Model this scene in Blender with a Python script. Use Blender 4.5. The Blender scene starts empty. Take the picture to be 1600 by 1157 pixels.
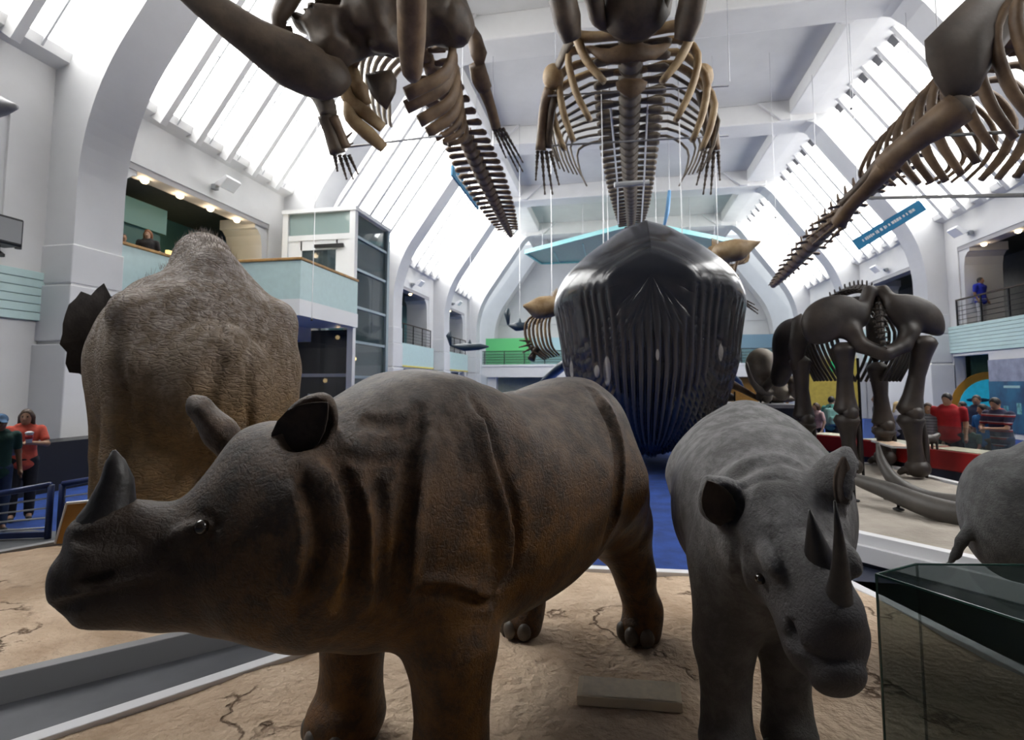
import bpy, bmesh, math, random
import numpy as np
from mathutils import Vector, Matrix

S = bpy.context.scene
COL = S.collection
# ------------------------------------------------------------------ camera, world, exposure
FPX, CX, CY, EYE = 850.0, 800.0, 533.0, 1.8          # focal length and optical centre in photo pixels, eye height
YAW, PITCH = math.radians(10.952), math.radians(4.507)
cam_data = bpy.data.cameras.new('camera')
cam = bpy.data.objects.new('camera', cam_data)
COL.objects.link(cam)
S.camera = cam
cam_data.sensor_width = 36.0
cam_data.lens = 36.0 * FPX / 1600.0
cam_data.shift_y = -(578.5 - CY) / 1600.0
cam_data.clip_start = 0.05
cam_data.clip_end = 300
cam.location = (0, 0, EYE)
cam.rotation_euler = (math.pi / 2 + PITCH, 0, YAW)
cam_data.dof.use_dof = True
cam_data.dof.focus_distance = 2.6
cam_data.dof.aperture_fstop = 3.2

world = bpy.data.worlds.new('overcast_sky')
S.world = world
world.use_nodes = True
world.node_tree.nodes['Background'].inputs['Color'].default_value = (0.86, 0.93, 1.0, 1)
world.node_tree.nodes['Background'].inputs['Strength'].default_value = 1.2
SKYLIGHT = 8.5                                       # radiance of the daylit roof glazing
S.view_settings.view_transform = 'Standard'
S.view_settings.look = 'None'
S.view_settings.gamma = 1
S.view_settings.use_curve_mapping = False
S.view_settings.exposure = 0.26

S.cycles.max_bounces = 6
S.cycles.use_light_tree = False
S.cycles.diffuse_bounces = 3
S.cycles.glossy_bounces = 2
S.cycles.transmission_bounces = 2
S.cycles.transparent_max_bounces = 12
S.cycles.caustics_reflective = False
S.cycles.caustics_refractive = False

# ------------------------------------------------------------------ helpers
_rt = np.array([math.cos(YAW), math.sin(YAW), 0.0])
_fw = np.array([-math.sin(YAW) * math.cos(PITCH), math.cos(YAW) * math.cos(PITCH), math.sin(PITCH)])
_up = np.cross(_rt, _fw)
def ray(u, v): return _rt * (u - CX) / FPX - _up * (v - CY) / FPX + _fw
def at(u, v, d): return np.array([0, 0, EYE]) + ray(u, v) * d          # world point measured in the photo at a depth
def atz(u, v, z):
    r = ray(u, v); return np.array([0, 0, EYE]) + r * ((z - EYE) / r[2])
def atx(u, v, x):
    r = ray(u, v); return np.array([0, 0, EYE]) + r * (x / r[0])
def aty(u, v, y):
    r = ray(u, v); return np.array([0, 0, EYE]) + r * (y / r[1])

def tag(o, label=None, cat=None, group=None, kind=None):
    if label: o['label'] = label
    if cat: o['category'] = cat
    if group: o['group'] = group
    if kind: o['kind'] = kind
    return o
def empty(name, loc=(0, 0, 0), rz=0, label=None, cat=None, group=None):
    o = bpy.data.objects.new(name, None); COL.objects.link(o)
    o.location = loc; o.rotation_euler = (0, 0, rz); o.empty_display_size = 0.1
    return tag(o, label, cat, group)
def link(name, me, mat=None, parent=None, loc=None, rot=None, smooth=False):
    o = bpy.data.objects.new(name, me); COL.objects.link(o)
    if mat is not None and len(me.materials) == 0: me.materials.append(mat)
    if smooth: me.polygons.foreach_set('use_smooth', [True] * len(me.polygons)); me.update()
    if parent is not None: o.parent = parent
    if loc is not None: o.location = loc
    if rot is not None: o.rotation_euler = rot
    return o
def copy_tree(o, parent=None):
    c = o.copy(); COL.objects.link(c)
    if parent is not None: c.parent = parent
    for ch in list(o.children): copy_tree(ch, c)
    return c

class MB:
    """collects shapes into one mesh"""
    def __init__(s): s.v = []; s.f = []
    def add(s, vs, fs):
        n = len(s.v); s.v += [tuple(map(float, p)) for p in vs]; s.f += [tuple(i + n for i in f) for f in fs]; return s
    def box(s, c, d, rz=0, M=None):
        hx, hy, hz = d[0] / 2, d[1] / 2, d[2] / 2
        vs = [Vector((x * hx, y * hy, z * hz)) for z in (-1, 1) for y in (-1, 1) for x in (-1, 1)]
        R = M if M is not None else Matrix.Rotation(rz, 3, 'Z')
        vs = [R @ v + Vector(c) for v in vs]
        return s.add(vs, [(0, 2, 3, 1), (4, 5, 7, 6), (0, 1, 5, 4), (2, 6, 7, 3), (0, 4, 6, 2), (1, 3, 7, 5)])
    def bb(s, lo, hi):
        return s.box([(a + b) / 2 for a, b in zip(lo, hi)], [abs(b - a) for a, b in zip(lo, hi)])
    def bar(s, a, b, w, h=None, up=(0, 0, 1)):
        a, b = Vector(a), Vector(b); x = (b - a).normalized(); u = Vector(up)
        if abs(x.dot(u)) > .98: u = Vector((0, 1, 0))
        y = u.cross(x).normalized(); z = x.cross(y)
        M = Matrix((x, y, z)).transposed()
        return s.box((a + b) / 2, ((b - a).length, w, h or w), M=M)
    def tube(s, pts, rad, n=8, flat=1.0, up=(0, 0, 1), cap=True):
        """swept round (or flattened) tube; rad: number or list"""
        pts = [Vector(p) for p in pts]; m = len(pts)
        rad = [rad] * m if not hasattr(rad, '__len__') else rad
        vs = []; u0 = Vector(up)
        for i, p in enumerate(pts):
            t = (pts[min(i + 1, m - 1)] - pts[max(i - 1, 0)]).normalized()
            u = u0 - t * u0.dot(t)
            if u.length < .05: u = Vector((1, 0, 0)) - t * t.x
            u.normalize(); w = t.cross(u); u0 = u
            for k in range(n):
                a = 2 * math.pi * k / n
                vs.append(p + u * (math.cos(a) * rad[i]) + w * (math.sin(a) * rad[i] * flat))
        fs = [(i * n + k, i * n + (k + 1) % n, (i + 1) * n + (k + 1) % n, (i + 1) * n + k) for i in range(m - 1) for k in range(n)]
        if cap: fs += [tuple(range(n - 1, -1, -1)), tuple(range((m - 1) * n, m * n))]
        return s.add(vs, fs)
    def lathe(s, prof, n=16, c=(0, 0, 0), M=None):
        """prof: [(r, z)] around local z"""
        vs = []; M = M or Matrix.Identity(3)
        for r, z in prof:
            for k in range(n):
                a = 2 * math.pi * k / n
                vs.append(M @ Vector((r * math.cos(a), r * math.sin(a), z)) + Vector(c))
        m = len(prof)
        fs = [(i * n + k, i * n + (k + 1) % n, (i + 1) * n + (k + 1) % n, (i + 1) * n + k) for i in range(m - 1) for k in range(n)]
        fs += [tuple(range(n - 1, -1, -1)), tuple(range((m - 1) * n, m * n))]
        return s.add(vs, fs)
    def prism(s, poly, a, b, axis='z'):
        """polygon extruded from a to b along an axis; poly in the other two axes"""
        def P(p, q): return {'z': (p[0], p[1], q), 'y': (p[0], q, p[1]), 'x': (q, p[0], p[1])}[axis]
        n = len(poly)
        vs = [P(p, a) for p in poly] + [P(p, b) for p in poly]
        fs = [tuple(range(n - 1, -1, -1)), tuple(range(n, 2 * n))] + [(i, (i + 1) % n, n + (i + 1) % n, n + i) for i in range(n)]
        return s.add(vs, fs)
    def ball(s, c, r, n=8, m=6, M=None):
        r = (r, r, r) if not hasattr(r, '__len__') else r
        M = M or Matrix.Identity(3)
        vs = [M @ Vector((0, 0, -r[2])) + Vector(c)]
        for j in range(1, m):
            b = -math.pi / 2 + math.pi * j / m
            for k in range(n):
                a = 2 * math.pi * k / n
                vs.append(M @ Vector((r[0] * math.cos(b) * math.cos(a), r[1] * math.cos(b) * math.sin(a), r[2] * math.sin(b))) + Vector(c))
        vs.append(M @ Vector((0, 0, r[2])) + Vector(c)); L = len(vs) - 1
        fs = [(0, 1 + (k + 1) % n, 1 + k) for k in range(n)]
        fs += [(1 + j * n + k, 1 + j * n + (k + 1) % n, 1 + (j + 1) * n + (k + 1) % n, 1 + (j + 1) * n + k) for j in range(m - 2) for k in range(n)]
        fs += [(L, 1 + (m - 2) * n + k, 1 + (m - 2) * n + (k + 1) % n) for k in range(n)]
        return s.add(vs, fs)
    def mesh(s, name='mesh', fix=True):
        me = bpy.data.meshes.new(name); me.from_pydata(s.v, [], s.f)
        if fix:
            bm = bmesh.new(); bm.from_mesh(me); bmesh.ops.recalc_face_normals(bm, faces=bm.faces); bm.to_mesh(me); bm.free()
        me.update(); return me
    def build(s, name, mat, parent=None, smooth=False, loc=None, rot=None, bevel=0):
        o = link(name, s.mesh(name), mat, parent, loc, rot, smooth)
        if bevel:
            m = o.modifiers.new('bevel', 'BEVEL'); m.width = bevel; m.segments = 2; m.limit_method = 'ANGLE'
        return o

# ------------------------------------------------------------------ materials
MATS = {}
def node(nt, kind, **kw):
    n = nt.nodes.new(kind)
    for k, v in kw.items():
        if k in n.inputs: n.inputs[k].default_value = v
        else: setattr(n, k, v)
    return n
def mat(name, col, rough=.6, metal=0, var=0.0, scale=6.0, bump=0.0, bscale=40.0, spec=.5, emit=None, estr=0, coat=0, col2=None, dist=.01):
    """plain procedural surface: noise-varied colour and fine noise relief"""
    if name in MATS: return MATS[name]
    m = bpy.data.materials.new(name); m.use_nodes = True; MATS[name] = m
    nt = m.node_tree; b = nt.nodes['Principled BSDF']
    b.inputs['Base Color'].default_value = (*col, 1); b.inputs['Roughness'].default_value = rough
    b.inputs['Metallic'].default_value = metal; b.inputs['Specular IOR Level'].default_value = spec
    b.inputs['Coat Weight'].default_value = coat
    tc = node(nt, 'ShaderNodeTexCoord')
    if var or col2:
        n = node(nt, 'ShaderNodeTexNoise', Scale=scale, Detail=5.0, Roughness=.6)
        nt.links.new(tc.outputs['Object'], n.inputs['Vector'])
        r = node(nt, 'ShaderNodeValToRGB')
        c2 = col2 or tuple(max(0, c * (1 - var)) for c in col)
        c1 = col if col2 else tuple(min(1, c * (1 + var * .5)) for c in col)
        r.color_ramp.elements[0].position = .35; r.color_ramp.elements[0].color = (*c2, 1)
        r.color_ramp.elements[1].position = .65; r.color_ramp.elements[1].color = (*c1, 1)
        nt.links.new(n.outputs['Fac'], r.inputs['Fac']); nt.links.new(r.outputs['Color'], b.inputs['Base Color'])
    if bump:
        n = node(nt, 'ShaderNodeTexNoise', Scale=bscale, Detail=4.0)
        nt.links.new(tc.outputs['Object'], n.inputs['Vector'])
        bp = node(nt, 'ShaderNodeBump', Strength=bump, Distance=dist)
        nt.links.new(n.outputs['Fac'], bp.inputs['Height']); nt.links.new(bp.outputs['Normal'], b.inputs['Normal'])
    if emit:
        b.inputs['Emission Color'].default_value = (*emit, 1); b.inputs['Emission Strength'].default_value = estr
        if name != 'daylit_glazing': m.cycles.emission_sampling = 'NONE'
    return m
def glass(name, col, rough=.02, trans=.75, spec=.5):
    """thin pane: mostly clear, tinted, with a mirror sheen"""
    if name in MATS: return MATS[name]
    m = bpy.data.materials.new(name); m.use_nodes = True; MATS[name] = m
    nt = m.node_tree; nt.nodes.clear()
    out = node(nt, 'ShaderNodeOutputMaterial')
    t = node(nt, 'ShaderNodeBsdfTransparent'); t.inputs['Color'].default_value = (*[1 - (1 - c) * .35 for c in col], 1)
    g = node(nt, 'ShaderNodeBsdfPrincipled'); g.inputs['Base Color'].default_value = (*col, 1); g.inputs['Roughness'].default_value = rough
    g.inputs['Specular IOR Level'].default_value = spec
    mx = node(nt, 'ShaderNodeMixShader'); mx.inputs[0].default_value = trans
    nt.links.new(g.outputs[0], mx.inputs[1]); nt.links.new(t.outputs[0], mx.inputs[2]); nt.links.new(mx.outputs[0], out.inputs['Surface'])
    return m
# ------------------------------------------------------------------ the hall
XC, HP, HW = 0.85, 11.15, 11.85          # centre line, half width to the pier faces, to the walls
BAY, PW = 7.65, 1.05                     # bay length, pier width
PY = [0.9 + BAY * k for k in range(-1, 6)]   # near edge of each pier
ZG, ZR, ZT, ZS = 3.9, 4.95, 6.95, 8.1    # gallery floor, rail, opening top, skylight sill
YEND, YBACK = 46.5, -6.75
TAN = math.tan(math.radians(55))
white = mat('wall_paint', (.70, .70, .70), .75, var=.05, scale=.8)
ceilm = mat('ceiling_paint', (.62, .62, .62), .8, var=.06, scale=.6)
pierm = mat('pier_paint', (.66, .665, .675), .7, var=.05, scale=.7)
carpet = mat('blue_carpet', (.012, .05, .24), .95, var=.35, scale=3, bump=.4, bscale=300)
navy = mat('navy_panel', (.016, .022, .045), .45, var=.2, scale=2)
tealp = mat('pale_teal_panel', (.50, .66, .66), .4, var=.05)
tealdk = mat('dark_teal_wall', (.07, .19, .21), .7, var=.2, scale=.8)
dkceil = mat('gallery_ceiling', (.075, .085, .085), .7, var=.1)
woodr = mat('oak_rail', (.42, .23, .07), .45, var=.3, scale=4)
blackm = mat('black_metal', (.012, .012, .014), .45, metal=.3)
whitem = mat('white_gloss', (.78, .79, .80), .35)
steel = mat('steel_wire', (.5, .5, .52), .35, metal=.9)
lampw = mat('warm_bulb', (1, .8, .5), .4, emit=(1, .72, .35), estr=14)
skyg = mat('daylit_glazing', (.8, .85, .9), .2, emit=(1.0, .985, .955), estr=SKYLIGHT)

def X(side, h): return XC + side * h
SIDES = (('left', -1), ('right', 1))
f = MB().bb((-18, YBACK, -.2), (19, YEND, 0)).build('floor', carpet); tag(f, kind='structure')

# ceiling slab with edge beams and cross beams
ce = MB().bb((X(-1, 7.9), YBACK, 13.6), (X(1, 7.9), YEND, 13.9)).build('ceiling', ceilm); tag(ce, kind='structure')
for nm, s in SIDES:
    MB().bb((X(s, 6.35), YBACK, 13.0), (X(s, 7.25), YEND, 13.62)).build('edge_beam', white, ce, bevel=.04)
for y in PY:
    MB().bb((X(-1, 7.4), y - .1, 12.75), (X(1, 7.4), y + PW + .1, 13.62)).build('cross_beam', white, ce, bevel=.05)
    for s in (-1, 1):
        MB().prism([(X(s, 5.1), 13.6), (X(s, 6.4), 13.6), (X(s, 6.4), 12.78), (X(s, 6.0), 12.78)], y - .25, y + PW + .25, 'y').build('haunch', white, ce, bevel=.03)

def rib_profile():
    zc = 7.34; R = 5.2; t = R * math.tan(math.radians(17.5))
    pts = [(HP, 0), (HP, zc - t)]
    for k in range(1, 13):
        a = math.radians(35 * k / 12)
        pts.append((HP - R * (1 - math.cos(a)), zc - t + R * math.sin(a)))
    h = HP - (12.35 - zc) / TAN
    pts += [(h, 12.35), (h - .35, 12.68), (h - .75, 12.8), (h - .75, 13.3)]
    # back of the rib just outside the glazing
    pts += [(11.75 - (13.3 - ZS) / TAN, 13.3), (12.0, ZS), (12.3, ZS - .4), (12.3, 0)]
    return pts
RIB = rib_profile()
for nm, s in SIDES:
    for k, y in enumerate(PY):
        mb = MB().prism([(X(s, h), z) for h, z in RIB], y, y + PW, 'y')
        p = mb.build('wall_%s_pier' % nm, pierm); tag(p, kind='structure')
        # projecting base courses
        for z0, z1, o in ((0, 2.55, .10), (2.62, 3.7, .055), (3.74, 4.5, .03)):
            MB().bb((X(s, HP - o), y - o, z0), (X(s, HP + .75), y + PW + o, z1)).build('base_course', pierm, p, bevel=.02)

# long walls, bay by bay, each with a gallery opening
def wall_bay(nm, s, k):
    y0, y1 = PY[k] + PW, PY[k + 1]
    a, b = X(s, HW), X(s, HW + .35)
    w = tag(empty('wall_%s' % nm, (0, 0, 0)), kind='structure')
    oy0, oy1 = y0 + .35, y1 - .75
    ground = (nm == 'right' and k >= 3) or (nm == 'left' and k >= 4)
    if ground:
        g0, g1, gz = (y0 + 4.5, y1 - .1, 2.85) if nm == 'right' else (y0 + 1.6, y1 - .7, 2.6)
        MB().bb((a, y0, 0), (b, g0, gz)).build('wall_panel', white, w)
        MB().bb((a, g1, 0), (b, y1, gz)).build('wall_panel', white, w)
        MB().bb((a, y0, gz), (b, y1, ZG)).build('wall_panel', white, w)
    else:
        MB().bb((a, y0, 0), (b, y1, ZG)).build('wall_panel', white, w)
    MB().bb((a, y0, ZG), (b, oy0, ZT)).build('wall_panel', white, w)
    MB().bb((a, oy1, ZG), (b, y1, ZT)).build('wall_panel', white, w)
    MB().bb((a, y0, ZT), (b, y1, ZS)).build('wall_panel', white, w)
    # shaped corbels in the upper corners of the opening
    for yy, sg in ((oy0, 1), (oy1, -1)):
        prof = [(yy - sg * .02, ZT + .02), (yy + sg * .62, ZT + .02), (yy + sg * .62, ZT - .28), (yy + sg * .5, ZT - .30), (yy + sg * .34, ZT - .45), (yy + sg * .26, ZT - .75), (yy + sg * .24, ZT - 1.15), (yy + sg * .2, ZT - 2.0), (yy + sg * .2, ZG), (yy - sg * .02, ZG)]
        MB().prism(prof, a + s * .05, a + s * 1.3, 'x').build('corbel', pierm, w)
    MB().bb((a + s * .02, oy0, ZT - .16), (a + s * .5, oy1, ZT)).build('lintel', mat('lintel_grey', (.42, .41, .42), .7), w)
    # sloped ledge below the skylight
    MB().prism([(X(s, HW + .3), ZS), (X(s, HW - .02), ZS), (X(s, 11.52), ZS + .10), (X(s, 11.42), ZS + .42), (X(s, 11.75), ZS + .5)], y0, y1, 'y').build('skylight_ledge', white, w)
    # gallery room behind
    back = X(s, 15.2)
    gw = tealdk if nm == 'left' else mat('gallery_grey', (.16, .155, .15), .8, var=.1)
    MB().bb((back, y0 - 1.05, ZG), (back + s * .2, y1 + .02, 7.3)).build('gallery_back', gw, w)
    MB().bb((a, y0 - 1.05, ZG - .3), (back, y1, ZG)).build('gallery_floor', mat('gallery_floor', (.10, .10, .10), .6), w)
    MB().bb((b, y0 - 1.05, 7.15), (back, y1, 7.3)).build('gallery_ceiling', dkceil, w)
    if ground:
        gb = X(s, 17.2 if s > 0 else 14.2); rg = mat('recess_green', (.05, .115, .08), .8, var=.2)
        for yy in (y0 - .25, y1 - .02): MB().bb((b + s * .3, yy, 0), (gb + s * .2, yy + .1, 3.6)).build('recess_side', rg if s > 0 else white, w)
        MB().bb((gb, y0 - .2, 0), (gb + s * .2, y1 + .02, 3.6)).build('recess_back', rg if nm == 'right' else mat('recess_sage', (.25, .28, .25), .8), w)
    if k == 0:                                           # unseen roof added behind the viewer to block skylight from that bay
        MB().prism([(X(s, 11.6), ZS), (X(s, 7.2), 13.4), (X(s, 7.2), 13.6), (X(s, 11.9), ZS)], y0, y1, 'y').build('light_block_roof', mat('light_block_board', (.16, .16, .165), .8), w)
        return w
    # skylight glazing with rafters
    n = 6; L = y1 - y0
    wd = tag(empty('window_%d' % (k + 1 + (10 if s > 0 else 0))), kind='structure')
    slope = Vector((-s / math.sqrt(1 + TAN * TAN), 0, TAN / math.sqrt(1 + TAN * TAN)))
    lo = Vector((X(s, 11.6), 0, ZS + .12)); hi_len = (13.25 - ZS - .12) / slope.z
    nrm = Vector((-s * slope.z, 0, -abs(slope.x)))      # into the room
    for i in range(n):
        ya, yb = y0 + L * i / n, y0 + L * (i + 1) / n
        c = lo + slope * (hi_len / 2); c.y = (ya + yb) / 2
        M = Matrix((slope, Vector((0, 1, 0)), slope.cross(Vector((0, 1, 0))))).transposed()
        MB().box(c, (hi_len, yb - ya - .02, .03), M=M).build('pane', skyg, wd)
        g = MB()
        for q in (.5,):
            a_ = lo + slope * .05 + nrm * .04; b_ = lo + slope * (hi_len - .05) + nrm * .04
            a_.y = b_.y = ya + (yb - ya) * q
            g.bar(a_, b_, .045, .06, up=nrm)
        g.build('glazing_bar', mat('glazing_bar', (.45, .46, .48), .5), wd)
        if i:
            a_ = lo + nrm * .16 - slope * .1; b_ = lo + slope * hi_len + nrm * .16
            a_.y = b_.y = ya
            MB().bar(a_, b_, .17, .36, up=nrm).build('rafter', white, wd)
    for q in (.33, .66):
        a_ = lo + slope * (hi_len * q) + nrm * .05; b_ = a_.copy(); a_.y = y0; b_.y = y1
        MB().bar(a_, b_, .03, .03, up=nrm).build('glazing_bar', MATS['glazing_bar'], wd)
    hd = MB().prism([(X(s, 8.2), 13.05), (X(s, 7.2), 13.0), (X(s, 7.2), 13.62), (X(s, 7.9), 13.62)], y0, y1, 'y').build('window_head', white, wd)
    for i in range(n):                                   # dark winding gear at the head of each strip
        yy = y0 + L * (i + .5) / n
        MB().box(lo + slope * (hi_len - .22) + nrm * .12 + Vector((0, yy, 0)), (.5, .34, .12), M=M).build('winding_gear', mat('gear_grey', (.12, .12, .13), .5), wd)
    return w
WB = {}
for nm, s in SIDES:
    for k in range(0, 6):
        if PY[k + 1] > YEND: break
        WB[nm, k] = wall_bay(nm, s, k)

# rear wall behind the viewer and the far wall
rw = MB().bb((-18, YBACK - .3, 0), (19, YBACK, 13.9)).build('wall_back', mat('fill_cut_dark', (.10, .10, .105), .8)); tag(rw, kind='structure')  # unseen rear wall, made dark to cut frontal fill light
ew = tag(empty('wall_end', (0, 0, 0)), kind='structure')
MB().bb((-16, YEND, 0), (18, YEND + .3, 14)).build('wall_panel', white, ew)
for z, d in ((6.9, .10), (4.9, .05)):
    MB().bb((X(-1, HP), YEND - d, z), (X(1, HP), YEND, z + .14)).build('moulding', pierm, ew)
for s in (-1, 1):
    MB().prism([(X(s, h), z) for h, z in RIB], YEND - 1.2, YEND, 'y').build('end_rib', pierm, ew)
YB_ = 41.0; ZB = 3.25
MB().bb((X(-1, HP), YB_, ZB - .95), (X(1, HP), YEND, ZB)).build('balcony_slab', white, ew)
MB().bb((X(-1, HP), YB_ - .06, ZB - .12), (X(1, HP), YB_, ZB + .02)).build('balcony_trim', whitem, ew)
for x0, x1, mm in ((X(-1, HP), -6.7, mat('green_panel', (.14, .62, .22), .6)), (-6.7, -3.2, mat('pale_blue_panel', (.42, .62, .68), .6)), (8.9, X(1, HP), mat('slate_blue_panel', (.16, .27, .36), .6))):
    MB().bb((x0, YB_ + 1.2, ZB), (x1, YB_ + 1.32, ZB + 2.15)).build('display_panel', mm, ew)
MB().bb((X(-1, HP), YB_ + 1.6, 0), (X(1, HP), YB_ + 1.8, ZB - .9)).build('recess_panel', mat('sage_recess', (.33, .36, .30), .8, var=.1), ew)
for x in (-9.6, -5.2, -1.0, 3.0, 7.4, 11.2):
    MB().bb((x - .35, YB_ + .3, 0), (x + .35, YB_ + 1.0, ZB - .9)).build('post', white, ew)
MB().bb((6.6, YB_ + 1.2, 0), (X(1, HP), YB_ + 1.5, ZB - 1.0)).build('amber_panel', mat('amber_wall', (.42, .20, .03), .7, var=.2), ew)

# grey service channel between the plinths
ch = MB().bb((-8.5, -2, 0), (3.2, 5.6, .012)).build('floor_channel', mat('channel_grey', (.10, .105, .115), .5, var=.2, scale=2)); tag(ch, kind='structure')
ch = MB().prism([(1.9, 5.25), (2.75, 2.3), (2.75, -2), (6.5, -2), (6.5, 3.2), (4.4, 3.8), (1.95, 6.5)], 0, .012, 'z').build('floor_edge', navy); tag(ch, kind='structure')
# ------------------------------------------------------------------ plinths and carpet edges
sandm = mat('sand_ground', (.62, .48, .35), .95, bump=.8, bscale=17, col2=(.42, .30, .20), scale=2.2, dist=.05)
sandg = mat('grey_sand', (.40, .36, .31), .95, bump=.5, bscale=22, col2=(.30, .265, .225), scale=2.0, dist=.03)
def crack(m, dark, sc):
    """fine dried cracks: a recessed, darker line network broken up by noise"""
    nt = m.node_tree; b = nt.nodes['Principled BSDF']; tc = node(nt, 'ShaderNodeTexCoord')
    nz = node(nt, 'ShaderNodeTexNoise', Scale=sc * 2.5, Detail=6.0); nt.links.new(tc.outputs['Object'], nz.inputs['Vector'])
    wv = node(nt, 'ShaderNodeMix', data_type='VECTOR'); wv.inputs['Factor'].default_value = .35; nt.links.new(tc.outputs['Object'], wv.inputs['A']); nt.links.new(nz.outputs['Color'], wv.inputs['B'])
    vo = node(nt, 'ShaderNodeTexVoronoi', Scale=sc, feature='DISTANCE_TO_EDGE'); nt.links.new(wv.outputs['Result'], vo.inputs['Vector'])
    ln = node(nt, 'ShaderNodeMapRange'); ln.inputs['From Min'].default_value = .004; ln.inputs['From Max'].default_value = .022; ln.inputs['To Min'].default_value = 1; ln.inputs['To Max'].default_value = 0; nt.links.new(vo.outputs['Distance'], ln.inputs['Value'])
    pa = node(nt, 'ShaderNodeTexNoise', Scale=sc * .9, Detail=2.0); nt.links.new(tc.outputs['Object'], pa.inputs['Vector'])
    pm = node(nt, 'ShaderNodeMapRange'); pm.inputs['From Min'].default_value = .5; pm.inputs['From Max'].default_value = .6; nt.links.new(pa.outputs['Fac'], pm.inputs['Value'])
    mu = node(nt, 'ShaderNodeMath', operation='MULTIPLY'); nt.links.new(ln.outputs[0], mu.inputs[0]); nt.links.new(pm.outputs[0], mu.inputs[1])
    old = b.inputs['Base Color'].links[0].from_socket; mx = node(nt, 'ShaderNodeMix', data_type='RGBA'); mx.inputs['B'].default_value = (*dark, 1)
    nt.links.new(mu.outputs[0], mx.inputs['Factor']); nt.links.new(old, mx.inputs['A']); nt.links.new(mx.outputs['Result'], b.inputs['Base Color'])
    on = b.inputs['Normal'].links[0].from_socket; bp = node(nt, 'ShaderNodeBump', Strength=.8, Distance=.02); bp.invert = True
    nt.links.new(mu.outputs[0], bp.inputs['Height']); nt.links.new(on, bp.inputs['Normal']); nt.links.new(bp.outputs['Normal'], b.inputs['Normal'])
crack(sandm, (.16, .10, .06), 1.7)
edgem = mat('plinth_edge', (.72, .72, .74), .5)
greych = mat('plinth_side_grey', (.22, .225, .235), .5)
def offset_poly(P, d):
    n = len(P); out = []
    for i in range(n):
        a, b, c = Vector(P[i - 1]), Vector(P[i]), Vector(P[(i + 1) % n])
        e1, e2 = (b - a).normalized(), (c - b).normalized()
        n1, n2 = Vector((-e1.y, e1.x)), Vector((-e2.y, e2.x))
        m = (n1 + n2); m = m / max(.3, m.dot(n1)) if m.length > 1e-4 else n1
        out.append(tuple(b + m * d))
    return out
def ground_mesh(poly, z, bump_h, seed, cell=.09):
    """uneven sand surface inside a polygon"""
    P = [Vector(p) for p in poly]
    xs = [p.x for p in P]; ys = [p.y for p in P]
    bm = bmesh.new(); bmesh.ops.create_grid(bm, x_segments=max(2, int((max(xs) - min(xs)) / cell)), y_segments=max(2, int((max(ys) - min(ys)) / cell)), size=.5)
    for v in bm.verts:
        v.co.x = min(xs) + (v.co.x + .5) * (max(xs) - min(xs)); v.co.y = min(ys) + (v.co.y + .5) * (max(ys) - min(ys))
    for i in range(len(P)):                                # cut to the (convex, counter-clockwise) outline
        a, b = P[i], P[(i + 1) % len(P)]; e = b - a
        bmesh.ops.bisect_plane(bm, geom=bm.verts[:] + bm.edges[:] + bm.faces[:], plane_co=(a.x, a.y, 0), plane_no=(e.y, -e.x, 0), clear_outer=True)
    rnd = random.Random(seed); ph = [(rnd.uniform(.6, 7), rnd.uniform(0, 6.28), rnd.uniform(0, 6.28)) for _ in range(14)]
    from mathutils import noise
    for v in bm.verts:
        v.co.z = z + bump_h * (noise.noise((v.co.x * 1.3 + seed, v.co.y * 1.3, 0)) + .5 * noise.noise((v.co.x * 4 + seed, v.co.y * 4, 0)) + .25 * noise.noise((v.co.x * 11, v.co.y * 11, 0)))
    me = bpy.data.meshes.new('sand'); bm.to_mesh(me); bm.free()
    return me
def plinth(name, poly, z, sand, side, label, seed, border=.09, steps=1, bump_h=.03, kerb=None):
    p = tag(empty(name, (0, 0, 0)), label, 'plinth')
    MB().prism(poly, 0, z - .14, 'z').build('side_panel', side, p)
    out = MB()
    inn = offset_poly(poly, border); n = len(poly)
    for i in range(n):                                     # raised white kerb, one length to each side
        j = (i + 1) % n; k = MB()
        a, b, c, d = poly[i], poly[j], inn[j], inn[i]
        k.add([(*a, z - .16), (*b, z - .16), (*c, z - .16), (*d, z - .16), (*a, z + .015), (*b, z + .015), (*c, z + .015), (*d, z + .015)],
              [(0, 3, 2, 1), (4, 5, 6, 7), (0, 1, 5, 4), (1, 2, 6, 5), (2, 3, 7, 6), (3, 0, 4, 7)])
        k.build('kerb', kerb or edgem, p, bevel=.006)
        if steps > 1:
            w = offset_poly(poly, -.07); w2 = poly; a, b, c, d = w[i], w[j], w2[j], w2[i]
            k = MB(); z1 = z - .085
            k.add([(*a, z1 - .16), (*b, z1 - .16), (*c, z1 - .16), (*d, z1 - .16), (*a, z1), (*b, z1), (*c, z1), (*d, z1)],
                  [(0, 3, 2, 1), (4, 5, 6, 7), (0, 1, 5, 4), (1, 2, 6, 5), (2, 3, 7, 6), (3, 0, 4, 7)])
            k.build('kerb_step', edgem, p, bevel=.006)
    o = link('sand_bed', ground_mesh(offset_poly(poly, border * .7), z - .01, bump_h, seed), sand, p, smooth=True)
    return p
plinth('display_plinth', [(-3.55, 1.1), (2.75, 1.1), (2.75, 2.3), (1.87, 5.22), (-.62, 5.08)], .15, sandm, greych, 'low white-edged plinth with pinkish sand under the two rhinos', 3)
plinth('display_plinth', [(-6.6, 3.2), (-3.75, 2.22), (-.95, 5.2), (-2.2, 9.6), (-3.5, 9.8)], .15, sandm, greych, 'sand-covered plinth under the elephant beside the blue rail', 8, kerb=mat('grey_kerb', (.26, .26, .27), .5))
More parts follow.
